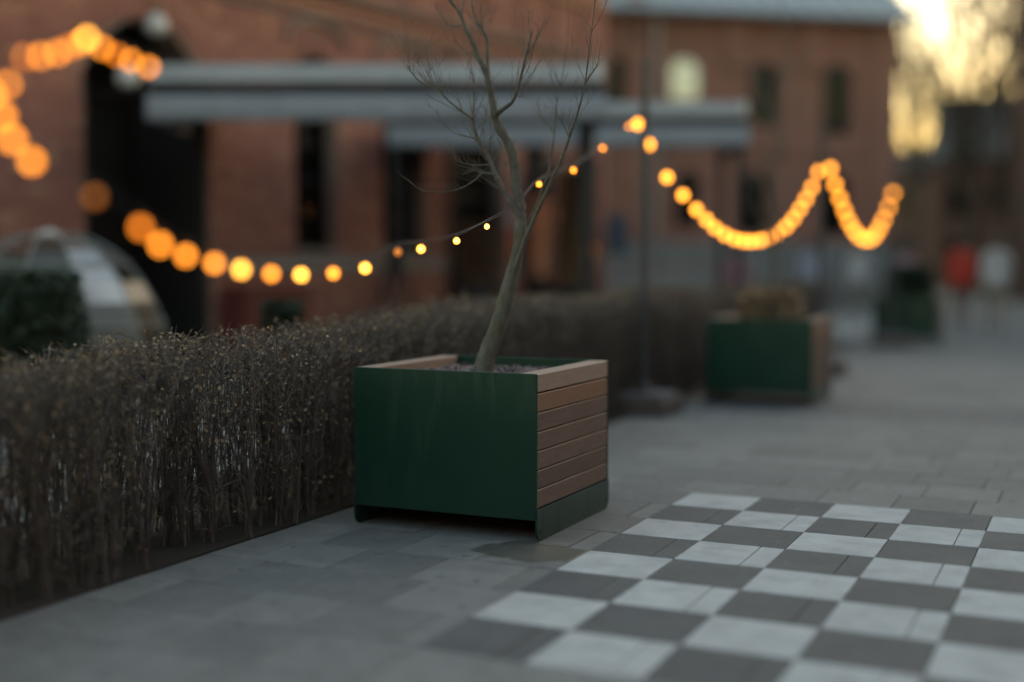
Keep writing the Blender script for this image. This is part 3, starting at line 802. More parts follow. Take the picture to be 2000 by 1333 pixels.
TWIGS = [
 [(-2.999,5.840,2.563,0.0060),(-3.000,5.858,2.613,0.0046),(-3.002,5.875,2.655,0.0035),(-3.014,5.888,2.763,0.0030)],
 [(-2.872,5.701,2.023,0.0045),(-2.861,5.702,2.081,0.0037),(-2.857,5.700,2.157,0.0030),(-2.857,5.696,2.202,0.0024),(-2.867,5.688,2.277,0.0019),(-2.868,5.684,2.314,0.0016),(-2.855,5.686,2.359,0.0014)],
 [(-2.789,5.794,1.754,0.0050),(-2.830,5.756,1.761,0.0037),(-2.853,5.726,1.767,0.0026),(-2.869,5.699,1.763,0.0018),(-2.900,5.665,1.747,0.0014)],
 [(-2.810,5.785,1.803,0.0042),(-2.854,5.756,1.797,0.0031),(-2.902,5.725,1.802,0.0023),(-2.940,5.699,1.814,0.0016),(-2.965,5.680,1.836,0.0013)],
 [(-2.791,5.793,1.749,0.0048),(-2.831,5.740,1.755,0.0041),(-2.845,5.699,1.724,0.0034),(-2.880,5.648,1.687,0.0028),(-2.914,5.598,1.665,0.0023),(-2.959,5.542,1.653,0.0019),(-3.029,5.475,1.658,0.0016),(-3.099,5.408,1.726,0.0014)],
 [(-2.841,5.748,1.906,0.0038),(-2.863,5.718,1.925,0.0031),(-2.887,5.686,1.936,0.0026),(-2.928,5.647,1.947,0.0021),(-2.970,5.607,1.983,0.0016),(-2.993,5.576,2.036,0.0013),(-2.991,5.557,2.057,0.0012)],
 [(-2.862,5.738,1.932,0.0040),(-2.866,5.747,1.971,0.0032),(-2.840,5.771,2.008,0.0024),(-2.821,5.790,2.040,0.0018),(-2.833,5.796,2.059,0.0014),(-2.842,5.803,2.084,0.0012)],
 [(-2.798,5.801,1.794,0.0035),(-2.822,5.816,1.899,0.0025),(-2.832,5.837,1.999,0.0018),(-2.852,5.853,2.051,0.0015)],
 [(-2.810,5.785,1.813,0.0030),(-2.843,5.769,1.844,0.0020),(-2.873,5.755,1.895,0.0013),(-2.882,5.751,1.939,0.0010)],
 [(-2.784,5.797,1.754,0.0035),(-2.763,5.854,1.804,0.0024),(-2.746,5.910,1.833,0.0016),(-2.735,5.963,1.868,0.0012)],
 [(-2.803,5.788,1.811,0.0030),(-2.782,5.816,1.858,0.0020),(-2.775,5.838,1.899,0.0013),(-2.789,5.849,1.926,0.0010)],
 [(-2.749,5.824,1.657,0.0030),(-2.796,5.802,1.698,0.0020),(-2.836,5.784,1.724,0.0013),(-2.866,5.770,1.755,0.0010)],
 [(-2.682,5.822,2.156,0.0030),(-2.652,5.818,2.134,0.0020),(-2.617,5.815,2.182,0.0013),(-2.596,5.807,2.230,0.0010)],
 [(-2.344,5.703,1.907,0.0040),(-2.356,5.643,1.975,0.0020),(-2.366,5.583,2.006,0.0010)],
 [(-2.644,6.226,1.988,0.0040),(-2.707,6.215,2.076,0.0026),(-2.739,6.218,2.159,0.0015),(-2.750,6.231,2.242,0.0010)],
 [(-2.238,5.642,2.163,0.0050),(-2.172,5.618,2.227,0.0023),(-2.139,5.578,2.290,0.0010)],
 [(-2.990,5.844,2.532,0.0030),(-3.031,5.839,2.516,0.0023),(-3.080,5.830,2.537,0.0017),(-3.110,5.830,2.578,0.0012),(-3.144,5.828,2.627,0.0010)],
 [(-2.931,5.872,2.384,0.0028),(-2.966,5.855,2.377,0.0019),(-3.002,5.839,2.410,0.0013),(-3.035,5.823,2.441,0.0010)],
 [(-2.913,5.681,2.061,0.0028),(-2.924,5.669,2.106,0.0019),(-2.949,5.650,2.135,0.0013),(-2.957,5.639,2.167,0.0010)],
 [(-3.038,5.601,2.175,0.0025),(-3.049,5.585,2.229,0.0015),(-3.035,5.581,2.265,0.0010)]]
def smooth_path(pts, sub=3):
    out = []
    P_ = [Vector(p) for p in pts]
    for i in range(len(P_)-1):
        p0, p1, p2, p3 = P_[max(i-1,0)], P_[i], P_[i+1], P_[min(i+2,len(P_)-1)]
        for k in range(sub):
            t = k/sub
            out.append(.5*((2*p1)+(-p0+p2)*t+(2*p0-5*p1+4*p2-p3)*t*t+(-p0+3*p1-3*p2+p3)*t**3))
    out.append(P_[-1]); return out
def wobble(path, amp, r):
    return [p + Vector((r.uniform(-amp,amp), r.uniform(-amp,amp), 0, 0)) for p in path]
tb = Vector(TRUNK[0][:3])
tree = empty('young_tree', (tb.x, tb.y, .735))
tag(tree, 'leaning bare young tree with mossy forked trunk growing in the nearest planter', 'tree')
def local(p): return (p[0]-tb.x, p[1]-tb.y, p[2]-.735)
def add_branch(name, pts, mat, n, par, r):
    path = smooth_path([Vector(q) for q in pts], 6)
    ph = r.uniform(0,6)
    mb = MB().tube([Vector(local(q))+Vector((r.uniform(-1,1),r.uniform(-1,1),0))*q[3]*.07 for q in path],
                   [max(q[3],.0009)*(1+.07*math.sin(i*.9+ph)+.05*math.sin(i*2.3+ph)+r.uniform(-.05,.05)+(.22 if (i*7+int(ph*5)) % 19 == 0 else 0)) for i, q in enumerate(path)], n)
    return mb.build(name, mat, par, smooth=True)
rt = random.Random(11)
trk = smooth_path([Vector(q) for q in TRUNK], 4)
# root flare
pts_ = [local(q) for q in trk]; rad_ = [q[3]*rt.uniform(.95,1.06) for q in trk]; rad_[0] *= 1.22; rad_[1] *= 1.12
tk = MB().tube(pts_, rad_, 14).build('trunk', M['bark'], tree, smooth=True)
for i, b_ in enumerate(LIMBS):
    add_branch('limb', b_, M['bark'] if i < 3 or i > 3 else M['bark_grey'], 10, tree, rt)
tw = MB()
for b_ in TWIGS:
    path = smooth_path([Vector(q) for q in b_], 3)
    tw.tube([local(q) for q in path], [q[3] for q in path], 5)
    L_ = sum((Vector(local(path[i+1]))-Vector(local(path[i]))).length for i in range(len(path)-1))
    for _ in range(int(5+L_*26)):
        i = rt.randint(2, len(path)-2); t = (path[i+1]-path[i-1]); t = Vector(t[:3]).normalized()
        dd = (t + Vector((rt.uniform(-1,1), rt.uniform(-1,1), rt.uniform(-.2,1)))*.9)
        twig_growth(tw, local(path[i]), dd, rt.uniform(.03,.12), .0013, 1, rt, 2, (1,3))
for bi, b_ in enumerate(LIMBS):
    path = smooth_path([Vector(q) for q in b_], 2)
    for _ in range((12, 12, 8, 36, 12, 12)[bi]):
        i = rt.randint(len(path)//3, len(path)-2); t = Vector((path[i+1]-path[i-1])[:3]).normalized()
        dd = t + Vector((rt.uniform(-1,1), rt.uniform(-1,1), rt.uniform(-.1,.8)))*.85
        twig_growth(tw, local(path[i]), dd, rt.uniform(.10,.28), .0019, 2, rt, 3, (2,4))
tag(tw.build('twigs', M['bark_grey'], tree), kind='stuff')

def bare_tree(name, loc, h, label, seed, r0=.16, mat=None, limbs=10, group=None, kids=(2,4), depth=3, spread=.5):
    r = random.Random(seed); t = empty(name, loc); tag(t, label, 'tree', group)
    n = 8; pts = [Vector((0,0,0))]
    for i in range(n): pts.append(pts[-1] + Vector((r.uniform(-.06,.06)*h/8, r.uniform(-.06,.06)*h/8, h*.85/n)))
    MB().tube(pts, [r0*(1-.88*i/n) for i in range(n+1)], 8).build('trunk', mat or M['bark_far'], t, smooth=True)
    cr = MB()
    for k in range(limbs):
        i = r.randint(2, n); an = r.uniform(0, 6.28)
        dd = Vector((math.cos(an)*spread*1.4, math.sin(an)*spread*1.4, 1))
        twig_growth(cr, pts[i], dd, h*r.uniform(.22,.42), r0*(.42-.03*i), depth, r, 4, kids)
    tag(cr.build('crown', mat or M['bark_far'], t), kind='stuff')
    return t
bare_tree('young_tree', (P1[0]+.5, 12.0, .73), 2.9, 'thin bare sapling standing in the middle planter', 5, .028, M['bark'], 9, None, (2,3), 2, .25)
# evergreen tufts in the far planter, dry growth in the middle one
def tuft(name, loc, n, h, spread, mat, label, cat, seed, leaf=.03, parts=('foliage',)):
    r = random.Random(seed); t = empty(name, loc); tag(t, label, cat)
    st = MB(); fo = MB()
    for _ in range(max(5, n//60)):
        an = r.uniform(0,6.28); q = spread*r.uniform(.2,.9)
        st.tube([(0,0,0),(q*.4*math.cos(an),q*.4*math.sin(an),h*.4),(q*math.cos(an),q*math.sin(an),h*r.uniform(.6,1))],[.012,.009,.004],4)
    for _ in range(n):
        an = r.uniform(0,6.28); z_ = h*(r.random()**.8); q = spread*math.sqrt(r.random())*(1-.35*abs(z_/h-.4))
        m = Matrix.Translation((q*math.cos(an),q*math.sin(an),z_)) @ Euler((r.uniform(-1,1),r.uniform(-1,1),r.uniform(0,6.3))).to_matrix().to_4x4()
        L = leaf*r.uniform(.6,1.5)
        fo.add([m@Vector(p) for p in ((-L,0,0),(0,-L*.35,L*.1),(L,0,0),(0,L*.35,L*.1))], [(0,1,2,3)])
    st.build('stems', M['bark_far'], t); tag(fo.build('foliage', mat, t), kind='stuff')
    return t
tuft('dry_plant', (P1[0]+.5, 12.0, .72), 420, .34, .34, M['hedge_leaf'], 'sparse dry growth around the sapling in the middle planter', 'plant', 9, .05)
tuft('evergreen_plant', (P1[0]+.5, 21.67, .72), 2600, .55, .42, M['leaf_dark'], 'dark evergreen tufts filling the farthest planter', 'plant', 8, .05)
bare_tree('street_tree', (-6.35, 50.0, 0), 13, 'bare tall tree against the golden sky beside the brick warehouse', 21, .22, limbs=24, kids=(3,5))
bare_tree('street_tree', (-4.9, 55.5, 0), 15, 'bare wide tree against the golden sky above the distant house', 22, .26, limbs=26, kids=(3,5))
bare_tree('street_tree', (-3.9, 58.5, 0), 16, 'bare tree against the golden sky nearest the right edge of the picture', 23, .26, limbs=26, kids=(3,5))

# ------------------------------------------------------------------ hedge
def hedge():
    r = random.Random(5)
    h = empty('hedge', (-4.0, 10, 0)); tag(h, 'long clipped leafless brown hedge behind the planters', 'hedge')
    tw_, lf = MB(), MB()
    y = 2.0
    o = Vector((-4.0, 10, 0))
    while y < 21:
        near = y < 13
        top = .90 + .13*min(1, max(0, (y-4.2)/3.2)) + .02*math.sin(y*1.7)
        front = -3.60 - .016*max(0,y-6)
        for k in range(5 if near else 3):
            x0 = front - r.uniform(.0, .55); bx, by = x0, y + r.uniform(-.06,.06)
            for s_ in range(r.randint(3,4)):
                hh = top*r.uniform(.82,1.03); lx, ly = r.uniform(-.14,.14), r.uniform(-.16,.16)
                p = [Vector((bx+lx*.1*i_+lx*.25*i_*i_/4*.6, by+ly*.1*i_+ly*.25*i_*i_/4*.6, hh*i_/4)) - o for i_ in range(5)]
                p = [q + Vector((r.uniform(-.014,.014), r.uniform(-.014,.014), 0)) for q in p]
                tw_.tube(p, [.0058,.005,.004,.003,.0014], 3, caps=False)
                for _ in range(r.randint(14,18)):
                    t = 1 - r.random()**1.35*.94
                    i_ = min(3, int(t*4)); q = p[i_].lerp(p[i_+1], t*4-i_)
                    dd = Vector((r.uniform(-1,1), r.uniform(-1,1), r.uniform(.2,1.5))).normalized()
                    L = r.uniform(.05,.17); e = q + dd*L
                    if e.z > top+.03: e.z = top+r.uniform(-.02,.05)
                    mid_ = q.lerp(e,.5) + Vector((r.uniform(-.01,.01),r.uniform(-.01,.01),.006))
                    tw_.tube([q, mid_, e], [.0026,.002,.0010], 3, caps=False)
                    if near or r.random() < .5:
                        for _l in range(r.randint(1,2) if e.z > .42 else r.randint(0,1)):
                            c = q.lerp(e, r.uniform(.35,1)) ; S = r.uniform(.006,.014)
                            a_ = Vector((r.uniform(-1,1),r.uniform(-1,1),r.uniform(-.3,1))).normalized()*S; b2 = a_.orthogonal().normalized()*S*.55
                            lf.add([c, c+a_+b2, c+a_*2, c+a_-b2], [(0,1,2,3)])
        y += .085 if near else .15
    tag(tw_.build('hedge_twigs', M['hedge_twig'], h), kind='stuff')
    tag(lf.build('dry_leaves', M['hedge_leaf'], h), kind='stuff')
    MB().box(.0-.85, .40, -8.2, 11, -.01, .012).build('bed', M['soil'], h)
hedge()

# ------------------------------------------------------------------ poles and light strings
PEAKS = [(-3.597,10.458,2.577),(-2.934,14.901,2.637),(-2.936,20.689,2.729)]
def light_pole(p, top, label, base=True):
    o = empty('light_pole', (p[0], p[1], 0)); tag(o, label, 'pole', 'poles carrying the light strings')
    if base:
        MB().box(-.29,.29,-.29,.29,0,.15, c=.012).build('base_block', M['base_brown'], o)
        MB().box(-.24,.24,-.24,.24,.151,.185, c=.008).build('base_cap', M['plinth'], o)
    MB().lathe([(.075,.19),(.075,.23),(.05,.26),(.042,.6),(.042,.92)], 12).build('lower_tube', M['pole_metal'], o, smooth=False)
    MB().lathe([(.056,.90),(.060,.95),(.056,1.02)], 12).build('collar', M['pole_metal'], o)
    MB().lathe([(.034,1.0),(.032,top-.01),(.012,top)], 12).build('upper_tube', M['pole_metal'], o)
    MB().tube([(0,0,p[2]+.04),(.04,-.03,p[2]+.06),(.06,-.05,p[2]+.02),(.03,-.03,p[2]-.01)], .006, 6).build('hook', M['black_metal'], o)
    return o
light_pole((PEAKS[0][0],PEAKS[0][1],PEAKS[0][2]), 3.05, 'dark pole on a concrete block just beyond the nearest planter')
light_pole((PEAKS[1][0]-.03,PEAKS[1][1],PEAKS[1][2]), 2.9, 'dark pole carrying the second peak of the light string, beyond the middle planter')
light_pole((PEAKS[2][0]-.03,PEAKS[2][1],PEAKS[2][2]), 2.9, 'farthest dark pole of the light string, near the farthest planter')
def bulb_mesh(rad, mat, name):
    prof = [(rad*.38,rad*1.05),(rad*.62,rad*.80),(rad*.92,rad*.35),(rad,0),(rad*.92,-rad*.42),(rad*.66,-rad*.78),(rad*.25,-rad*.99)]
    return MB().lathe(prof, 12).mesh(name, mat, smooth=True)
def socket_mesh(rad):
    return MB().lathe([(rad*.46,rad*.98),(rad*.48,rad*1.9),(rad*.30,rad*2.3),(rad*.14,rad*2.5)], 10).mesh('socket', M['black_metal'])
BMESH = {}
def light_string(pts, ends, rad, mat, label, off=(), levels=None):
    o = empty('light_string', (pts[0][0], pts[0][1], 0)); tag(o, label, 'light string', 'strings of warm bulbs')
    o0 = Vector((pts[0][0], pts[0][1], 0))
    if rad not in BMESH: BMESH[rad] = socket_mesh(rad)
    key = (rad, mat.name)
    if key not in BMESH: BMESH[key] = bulb_mesh(rad, mat, 'bulb')
    if ('off', rad) not in BMESH: BMESH[('off', rad)] = bulb_mesh(rad, M['bulb_off'], 'bulb')
    alt = [M['bulb_low'], mat, M['bulb_high']] if mat is M['bulb'] else [mat]
    meshes = []
    for a_ in alt:
        if (rad, a_.name) not in BMESH: BMESH[(rad, a_.name)] = bulb_mesh(rad, a_, 'bulb')
        meshes.append(BMESH[(rad, a_.name)])
    up = rad*2.5
    cab = [Vector(ends[0])] + [Vector(p)+Vector((0,0,up)) for p in pts] + ([Vector(ends[1])] if ends[1] else [])
    path = smooth_path(cab, 4)
    cb_ = MB().tube([q-o0 for q in path], .0021, 5)
    cb_.tube([q-o0+Vector((.003,.004,-.006+.004*math.sin(i*.8))) for i, q in enumerate(path)], .0018, 5)
    cb_.build('cable', M['black_metal'], o)
    for i, p in enumerate(pts):
        b_ = link('bulb', BMESH[('off', rad)] if i in off else (meshes[levels[i % len(levels)]] if len(meshes) > 1 and levels else BMESH[key]), o, Vector(p)-o0)
        b_.rotation_euler = (rnd.uniform(-.15,.15), rnd.uniform(-.15,.15), 0)
        link('socket', BMESH[rad], b_)
    return o
LSTR = [(-3.415,9.558,2.389),(-3.196,8.393,2.112),(-3.007,7.386,1.885),(-2.833,6.455,1.741),(-2.745,5.984,1.594),(-2.634,5.388,1.476),(-2.544,4.904,1.400),(-2.454,4.422,1.359),(-2.404,4.153,1.344),(-2.342,3.816,1.285),(-2.289,3.531,1.269),(-2.242,3.277,1.266),(-2.203,3.068,1.271),(-2.167,2.877,1.284),(-2.139,2.724,1.301),(-2.111,2.574,1.321),(-2.087,2.450,1.347),(-2.070,2.362,1.386),(-2.136,2.282,1.456),(-2.220,2.175,1.534),(-2.245,2.143,1.581),(-2.257,2.126,1.632),(-2.270,2.108,1.680)]
LTOP = [(-3.597,10.458,2.577),(-2.257,2.039,1.754)]
light_string(LSTR, (LTOP[0], LTOP[1]), .0125, M['bulb'], 'string of warm bulbs sagging from the near pole past the tree to the left', (8,18), [1,1,1,1,1,2,2,2,1,2,1,2,1,2,1,1,1,0,0,1,1,1,1])
USTR = [(-2.274,2.160,1.709),(-2.268,2.207,1.777),(-2.263,2.252,1.786),(-2.256,2.298,1.799),(-2.251,2.332,1.817),(-2.245,2.364,1.833),(-2.242,2.381,1.847),(-2.235,2.424,1.829),(-2.226,2.465,1.817),(-2.218,2.506,1.809),(-2.206,2.558,1.799)]
UTOP = [(-2.311,2.069,1.615),(-2.260,2.699,1.797)]
light_string(USTR, (UTOP[0], UTOP[1]), .0095, M['bulb'], 'short arching string of warm bulbs in the upper left corner', (), [1,0,1,1,0,1,2,1,0,1,1])
R1 = [(-3.657,10.456,2.505),(-3.623,10.660,2.346),(-3.566,10.999,2.079),(-3.513,11.313,1.932),(-3.467,11.588,1.810),(-3.431,11.807,1.720),(-3.399,11.999,1.646),(-3.362,12.219,1.586),(-3.324,12.445,1.550),(-3.290,12.654,1.532),(-3.257,12.856,1.530),(-3.221,13.076,1.544),(-3.184,13.302,1.574),(-3.146,13.535,1.628),(-3.110,13.760,1.699),(-3.077,13.962,1.794),(-3.047,14.154,1.907),(-3.019,14.335,2.028),(-2.990,14.520,2.169),(-2.962,14.709,2.354)]
light_string(R1, (PEAKS[0], PEAKS[1]), .037, M['bulb_far'], 'deeply sagging string of warm bulbs above the middle planter')
R2 = [(-2.931,15.271,2.426),(-2.929,15.560,2.255),(-2.926,15.859,2.103),(-2.924,16.169,1.964),(-2.922,16.490,1.840),(-2.921,16.860,1.738),(-2.920,17.246,1.666),(-2.919,17.689,1.633),(-2.919,18.154,1.641),(-2.920,18.551,1.706),(-2.921,18.917,1.810),(-2.923,19.297,1.947),(-2.926,19.792,2.148),(-2.930,20.258,2.387)]
light_string(R2, (PEAKS[1], PEAKS[2]), .042, M['bulb_far'], 'far string of warm bulbs dipping between the second and third pole')

# ------------------------------------------------------------------ things in the garden
def pot(loc, rad, h, label):
    p = empty('flower_pot', loc); tag(p, label, 'pot')
    MB().lathe([(rad*.72,0),(rad*.95,h*.9),(rad,h*.9),(rad,h),(rad*.88,h),(rad*.86,h*.86),(rad*.3,h*.85)], 20).build('body', M['pot'], p)
    MB().lathe([(rad*.85,h*.84),(rad*.8,h*.87)], 16).build('soil', M['soil'], p); return p
pot((-8.49, 16.95, .602), .27, .42, 'dark round pot with a dry brown shrub on the ramp, left of the trunk')
tuft('dry_shrub', (-8.49, 16.95, .97), 1500, .95, .30, M['dry_plant'], 'dry brown shrub growing in the dark round pot', 'plant', 31, .045)
pot((-7.60, 18.55, .602), .25, .36, 'dark round pot with an ochre conifer in front of the glass door')
tuft('ochre_conifer', (-7.60, 18.55, .92), 2200, 1.85, .17, M['ochre'], 'tall narrow ochre conifer in a dark pot in front of the glass door', 'plant', 32, .035)
bxo = empty('black_box', (-8.10, 17.42, .602), YAW); tag(bxo, 'small black box on the ramp beside the tree trunk', 'box')
MB().box(-.17,.17,-.12,.12,.0,.20,c=.01).build('body', M['black_wood'], bxo); MB().box(-.175,.175,-.125,.125,.201,.225,c=.006).build('lid', M['black_wood'], bxo)
# clear plastic dome behind the hedge
dome = empty('garden_dome', (-9.12, 9.13, 0)); tag(dome, 'clear plastic garden dome with pale ribs, left behind the hedge', 'dome')
RD, HD = 1.16, 1.60
prof = [(RD*math.cos(t)**.85 if t < 1.55 else .02, HD*math.sin(t)) for t in [i*math.pi/2/10 for i in range(11)]]
nseg = 12
for k in range(nseg):
    a0, a1 = 2*math.pi*k/nseg, 2*math.pi*(k+1)/nseg
    g_ = MB()
    for i in range(9):
        (r0_, z0_), (r1_, z1_) = prof[i], prof[i+1]
        g_.quad((r0_*math.cos(a0),r0_*math.sin(a0),z0_),(r0_*math.cos(a1),r0_*math.sin(a1),z0_),(r1_*math.cos(a1),r1_*math.sin(a1),z1_),(r1_*math.cos(a0),r1_*math.sin(a0),z1_))
    g_.build('film_panel', M['film'], dome)
    MB().tube([(r_*math.cos(a0)*1.004, r_*math.sin(a0)*1.004, z_) for r_, z_ in prof[:10]], .010, 5).build('rib', M['rib_plastic'], dome)
for i in (0, 3, 6):
    MB().tube([(prof[i][0]*1.006*math.cos(2*math.pi*k/24), prof[i][0]*1.006*math.sin(2*math.pi*k/24), prof[i][1]+.012) for k in range(25)], .010, 5).build('hoop', M['rib_plastic'], dome)
MB().lathe([(.2,HD*.975),(.1,HD*1.0),(.02,HD*1.02)], 12).build('cap', M['white_frame'], dome)
tuft('evergreen_shrub', (-7.72, 7.44, 0), 3800, 1.24, .55, M['leaf_dark'], 'dark green shrub at the left edge in front of the dome', 'shrub', 41, .05)
tuft('evergreen_shrub', (-6.45, 9.13, 0), 2200, .98, .22, M['leaf_dark'], 'small dark rounded shrub behind the hedge below the window', 'shrub', 42, .04)
tint_box = empty('red_tint_box', aw(-5.95,-.30,0), math.atan2(.98634,.16474)); tag(tint_box, 'low red box added for the red tint on the brick wall by the arched doorway', 'wall part')  # added box standing in for the red tint of the wall itself
MB().box(-.68,.55,-.18,.22,.0,1.02,c=.01).build('body', M['red_wall'], tint_box)
for k in range(2): MB().box(-.66+k*.61,-.06+k*.6,-.20,-.181,.06,.96,c=.006).build('red_tint_panel', M['red_wall'], tint_box)
for s_, y_, z_, lab in ((-7.67,-.18,4.10,'white globe lamp high in the arch of the doorway'),(-8.13,-.22,3.44,'white globe lamp lower beside the arched doorway')):
    gl = empty('globe_lamp', aw(s_, y_, z_)); tag(gl, lab, 'lamp', 'globe lamps by the doorway')
    MB().lathe([(.05,.13),(.11,.08),(.14,0),(.11,-.09),(.05,-.13)], 16).build('globe', M['globe_white'], gl, smooth=True)
    MB().lathe([(.05,.125),(.05,.17),(.02,.19)], 10).build('cap', M['black_metal'], gl)
    e = Vector(aw(s_,.45,z_+.35))-Vector(aw(s_,y_,z_))
    MB().tube([(0,0,.19),(0,0,.33),tuple(e)], .012, 6).build('bracket', M['black_metal'], gl)
for s_, y_, z_, lab in ((-4.72,.75,2.38,'glowing pendant lamp inside the first arched window'),(-3.02,.85,2.42,'glowing pendant lamp in the left half of the second window'),(-2.62,.95,2.42,'glowing pendant lamp in the right half of the second window')):
    pe = empty('pendant_lamp', aw(s_, y_, z_)); tag(pe, lab, 'lamp', 'pendant lamps in the hall')
    MB().lathe([(.03,.06),(.055,.03),(.06,0),(.045,-.045),(.015,-.06)], 14).build('bulb', M['lamp_warm'], pe, smooth=True)
    MB().lathe([(.16,-.02),(.13,.08),(.05,.14),(.02,.17)], 16).build('shade', M['black_metal'], pe)
    MB().tube([(0,0,.16),(0,0,1.9)], .006, 5).build('cord', M['black_metal'], pe)
# tall narrow poster on the pier, abstract print
bn = empty('pier_poster', aw(-.20,-.03,1.30), math.atan2(.98634,.16474)); tag(bn, 'narrow poster with pale top and orange drop shape on the brick pier', 'poster')
MB().box(0,.22,-.012,.0,0,1.06).build('board', M['red_paint'], bn)
MB().box(.02,.20,-.0155,-.0125,.62,1.04).build('pale_field', M['pale_paint'], bn)
MB().prism([(.11+.085*math.sin(t)*(1 if math.cos(t) < 0 else math.sin(t/1.0)**2*.0+.55+.45*(1-math.cos(t))), .30-.26*math.cos(t)) for t in [i*2*math.pi/20 for i in range(20)]], -.0155, -.0125).build('drop', simple('orange_print', (.50,.17,.05), rough=.6, scale=5), bn)
# poster stand
ps = empty('poster_stand', (-7.97, 21.66, 0), YAW); tag(ps, 'dark blue poster in a black stand beyond the glass door', 'sign')
MB().box(-.21,.21,-.02,.02,1.48,2.18,c=.006).build('frame', M['black_metal'], ps)
MB().box(-.185,.185,-.028,-.0205,1.505,2.155).build('print', simple('blue_poster', (.10,.16,.22), (.016,.022,.045), rough=.5, scale=4.5), ps)
for x_ in (-.19,.19): MB().box(x_-.012,x_+.012,-.012,.012,0,1.48).build('leg', M['black_metal'], ps)
MB().box(-.24,.24,-.16,.16,0,.02).build('foot', M['black_metal'], ps)
# barrier
br_ = empty('barrier', (-8.65, 22.9, 0), YAW); tag(br_, 'pale red and white crowd barrier beyond the brick hall', 'barrier')
MB().tube([(0,0,.02),(0,0,1.25),(2.2,0,1.25),(2.2,0,.02)], .022, 6).build('outer_tube', M['red_paint'], br_)
MB().tube([(0,0,.25),(2.2,0,.25)], .016, 6).build('lower_rail', M['red_paint'], br_)
for k in range(15): MB().tube([(.14+k*.137,0,.25),(.14+k*.137,0,1.25)], .011, 5).build('bar', M['fence_white'], br_)
for x_ in (.25,1.95): MB().box(x_-.03,x_+.03,-.28,.28,0,.025).build('foot', M['red_paint'], br_)

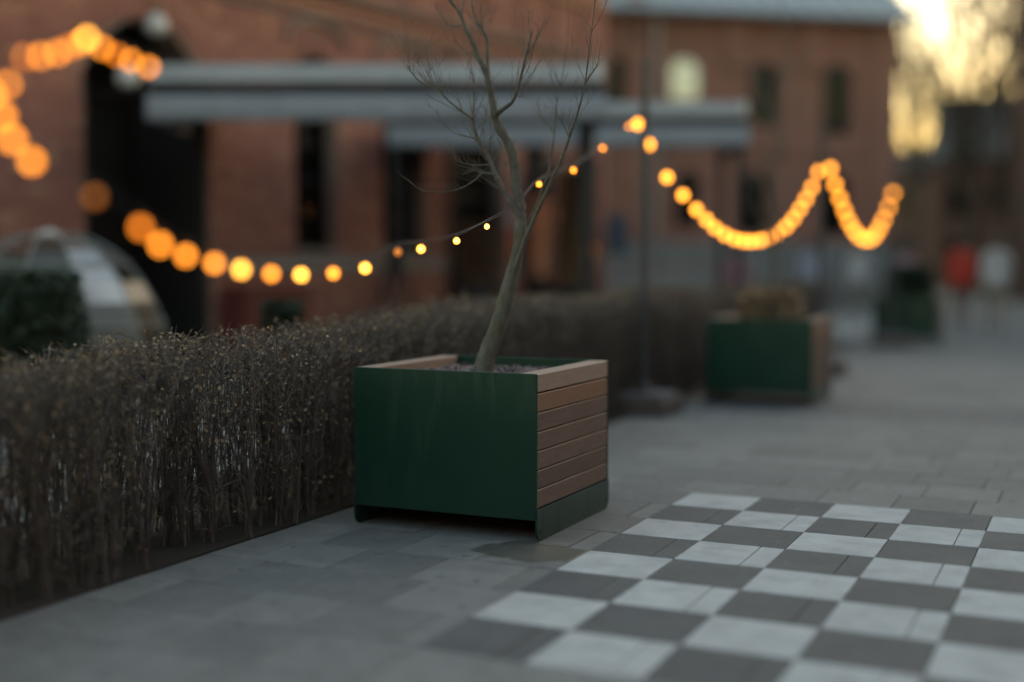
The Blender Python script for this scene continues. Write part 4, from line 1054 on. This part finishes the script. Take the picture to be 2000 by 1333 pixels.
# ------------------------------------------------------------------ pedestrians
def person(loc, rotz, coat, legs, hair, label, seed, hgt=1.70, stride=.22, hem=.80):
    r = random.Random(seed)
    me = bpy.data.meshes.new('person'); bm = bmesh.new(); sk = bm.verts.layers.skin.verify()
    def V(x_, y_, z_, rx, ry=None):
        v = bm.verts.new((x_, y_, z_)); v[sk].radius = (rx, ry or rx); return v
    def chain(*vs_):
        for a, b_ in zip(vs_[:-1], vs_[1:]): bm.edges.new((a, b_))
    pel = V(0,0,.93,.15,.12); wa = V(0,.0,1.10,.145,.115); ch = V(0,-.01,1.28,.165,.12); sh = V(0,0,1.42,.11,.09)
    nk = V(0,-.01,1.49,.055); hd = V(0,-.02,1.575,.085,.095); tp = V(0,-.015,1.66,.07,.08)
    pel[sk].use_root = True
    chain(pel,wa,ch,sh,nk,hd,tp)
    nose = V(0,-.115,1.575,.014); chain(hd, nose)
    for s_ in (-1,1):
        st = stride*s_*.9
        hip = V(.10*s_,0,.86,.105); kn = V(.105*s_,-st*.6-.03,.48,.066); an = V(.105*s_,-st*1.0+.02,.09,.042); toe = V(.115*s_,-st*1.0-.13,.035,.034)
        chain(pel,hip,kn,an,toe)
        sd = V(.185*s_,0,1.39,.07); el = V(.235*s_,.03+st*.35,1.12,.052); wr = V(.235*s_,-.06+st*.7,.90,.036); pm = V(.23*s_,-.085+st*.8,.83,.03)
        chain(sh,sd,el,wr,pm)
        for q in range(4):
            f1 = V(.23*s_+(-.022+.015*q),-.095+st*.85,.765-.004*(q in (1,2)),.0085); f2 = V(.23*s_+(-.022+.015*q),-.085+st*.85,.728-.006*(q in (1,2)),.007)
            chain(pm,f1,f2)
        th_ = V(.20*s_,-.12+st*.85,.80,.010); chain(pm,th_)
    bm.to_mesh(me); bm.free()
    m, nt, b = nodes('clothing')
    tc = nt.nodes.new('ShaderNodeTexCoord'); sp = nt.nodes.new('ShaderNodeSeparateXYZ'); nt.links.new(tc.outputs['Object'], sp.inputs[0])
    z_ = mth(nt, 'DIVIDE', sp.outputs[2], 1.8)
    skin = (.46,.29,.22)
    c = ramp(nt, z_, [(0,(.03,.028,.026)),(.055,legs),(hem/1.8,coat),(1.475/1.8,skin)], 'CONSTANT')
    side = mth(nt, 'MULTIPLY', mth(nt,'GREATER_THAN', mth(nt,'ABSOLUTE', sp.outputs[0]), .165), mth(nt,'LESS_THAN', sp.outputs[2], .885))
    side = mth(nt,'MULTIPLY', side, mth(nt,'GREATER_THAN', sp.outputs[2], .70))
    c = mix(nt, side, c, skin)
    c = mix(nt, mth(nt,'MULTIPLY',noise(nt, tc.outputs['Object'], 9),.35), c, (.02,.02,.02))
    nt.links.new(c, b.inputs['Base Color']); b.inputs['Roughness'].default_value = .85
    me.materials.append(m)
    o = link('person', me, None, loc, rotz); o.scale = (hgt/1.70,)*3
    o.modifiers.new('skin', 'SKIN'); ss = o.modifiers.new('sub', 'SUBSURF'); ss.levels = 2; ss.render_levels = 2
    tag(o, label, 'person', 'pedestrians down the street')
    hm = simple('hair', hair, rough=.7, scale=20)
    hb = MB()
    hb.lathe([(.075,1.53),(.098,1.60),(.10,1.66),(.07,1.735),(.02,1.76)], 14, (0,.012,0))
    hb.build('hair', hm, o, smooth=True)
    # open-hemmed coat skirt
    MB().lathe([(.215,hem-.02),(.195,.98),(.172,1.12),(.165,1.14)], 16, (0,0,0)).build('coat', simple('coat_cloth', coat, rough=.85, scale=8), o, smooth=True)
    return o
person((-6.49,24.5,0), 2.8, (.40,.22,.26), (.06,.06,.07), (.05,.03,.02), 'person in a pink coat walking left of the middle planter', 1, 1.68)
person((-5.55,27.1,0), 3.4, (.32,.34,.42), (.05,.05,.07), (.04,.03,.02), 'person in a pale blue coat behind the middle planter', 2, 1.80)
person((-5.1,30.2,0), 2.9, (.44,.44,.46), (.20,.19,.18), (.16,.10,.05), 'person in a light grey coat under the far light string', 3, 1.76)
person((-3.92,29.0,0), 3.2, (.33,.21,.26), (.08,.06,.08), (.05,.03,.02), 'person in a dusky pink coat behind the farthest planter', 4, 1.70)
person((-2.55,27.2,0), 3.1, (.52,.045,.025), (.22,.15,.13), (.03,.02,.02), 'person in a red jacket to the right of the farthest planter', 5, 1.82)
person((-1.78,25.6,0), 3.3, (.52,.51,.50), (.34,.27,.22), (.10,.07,.04), 'person in a white jacket and beige trousers near the right edge', 6, 1.80)
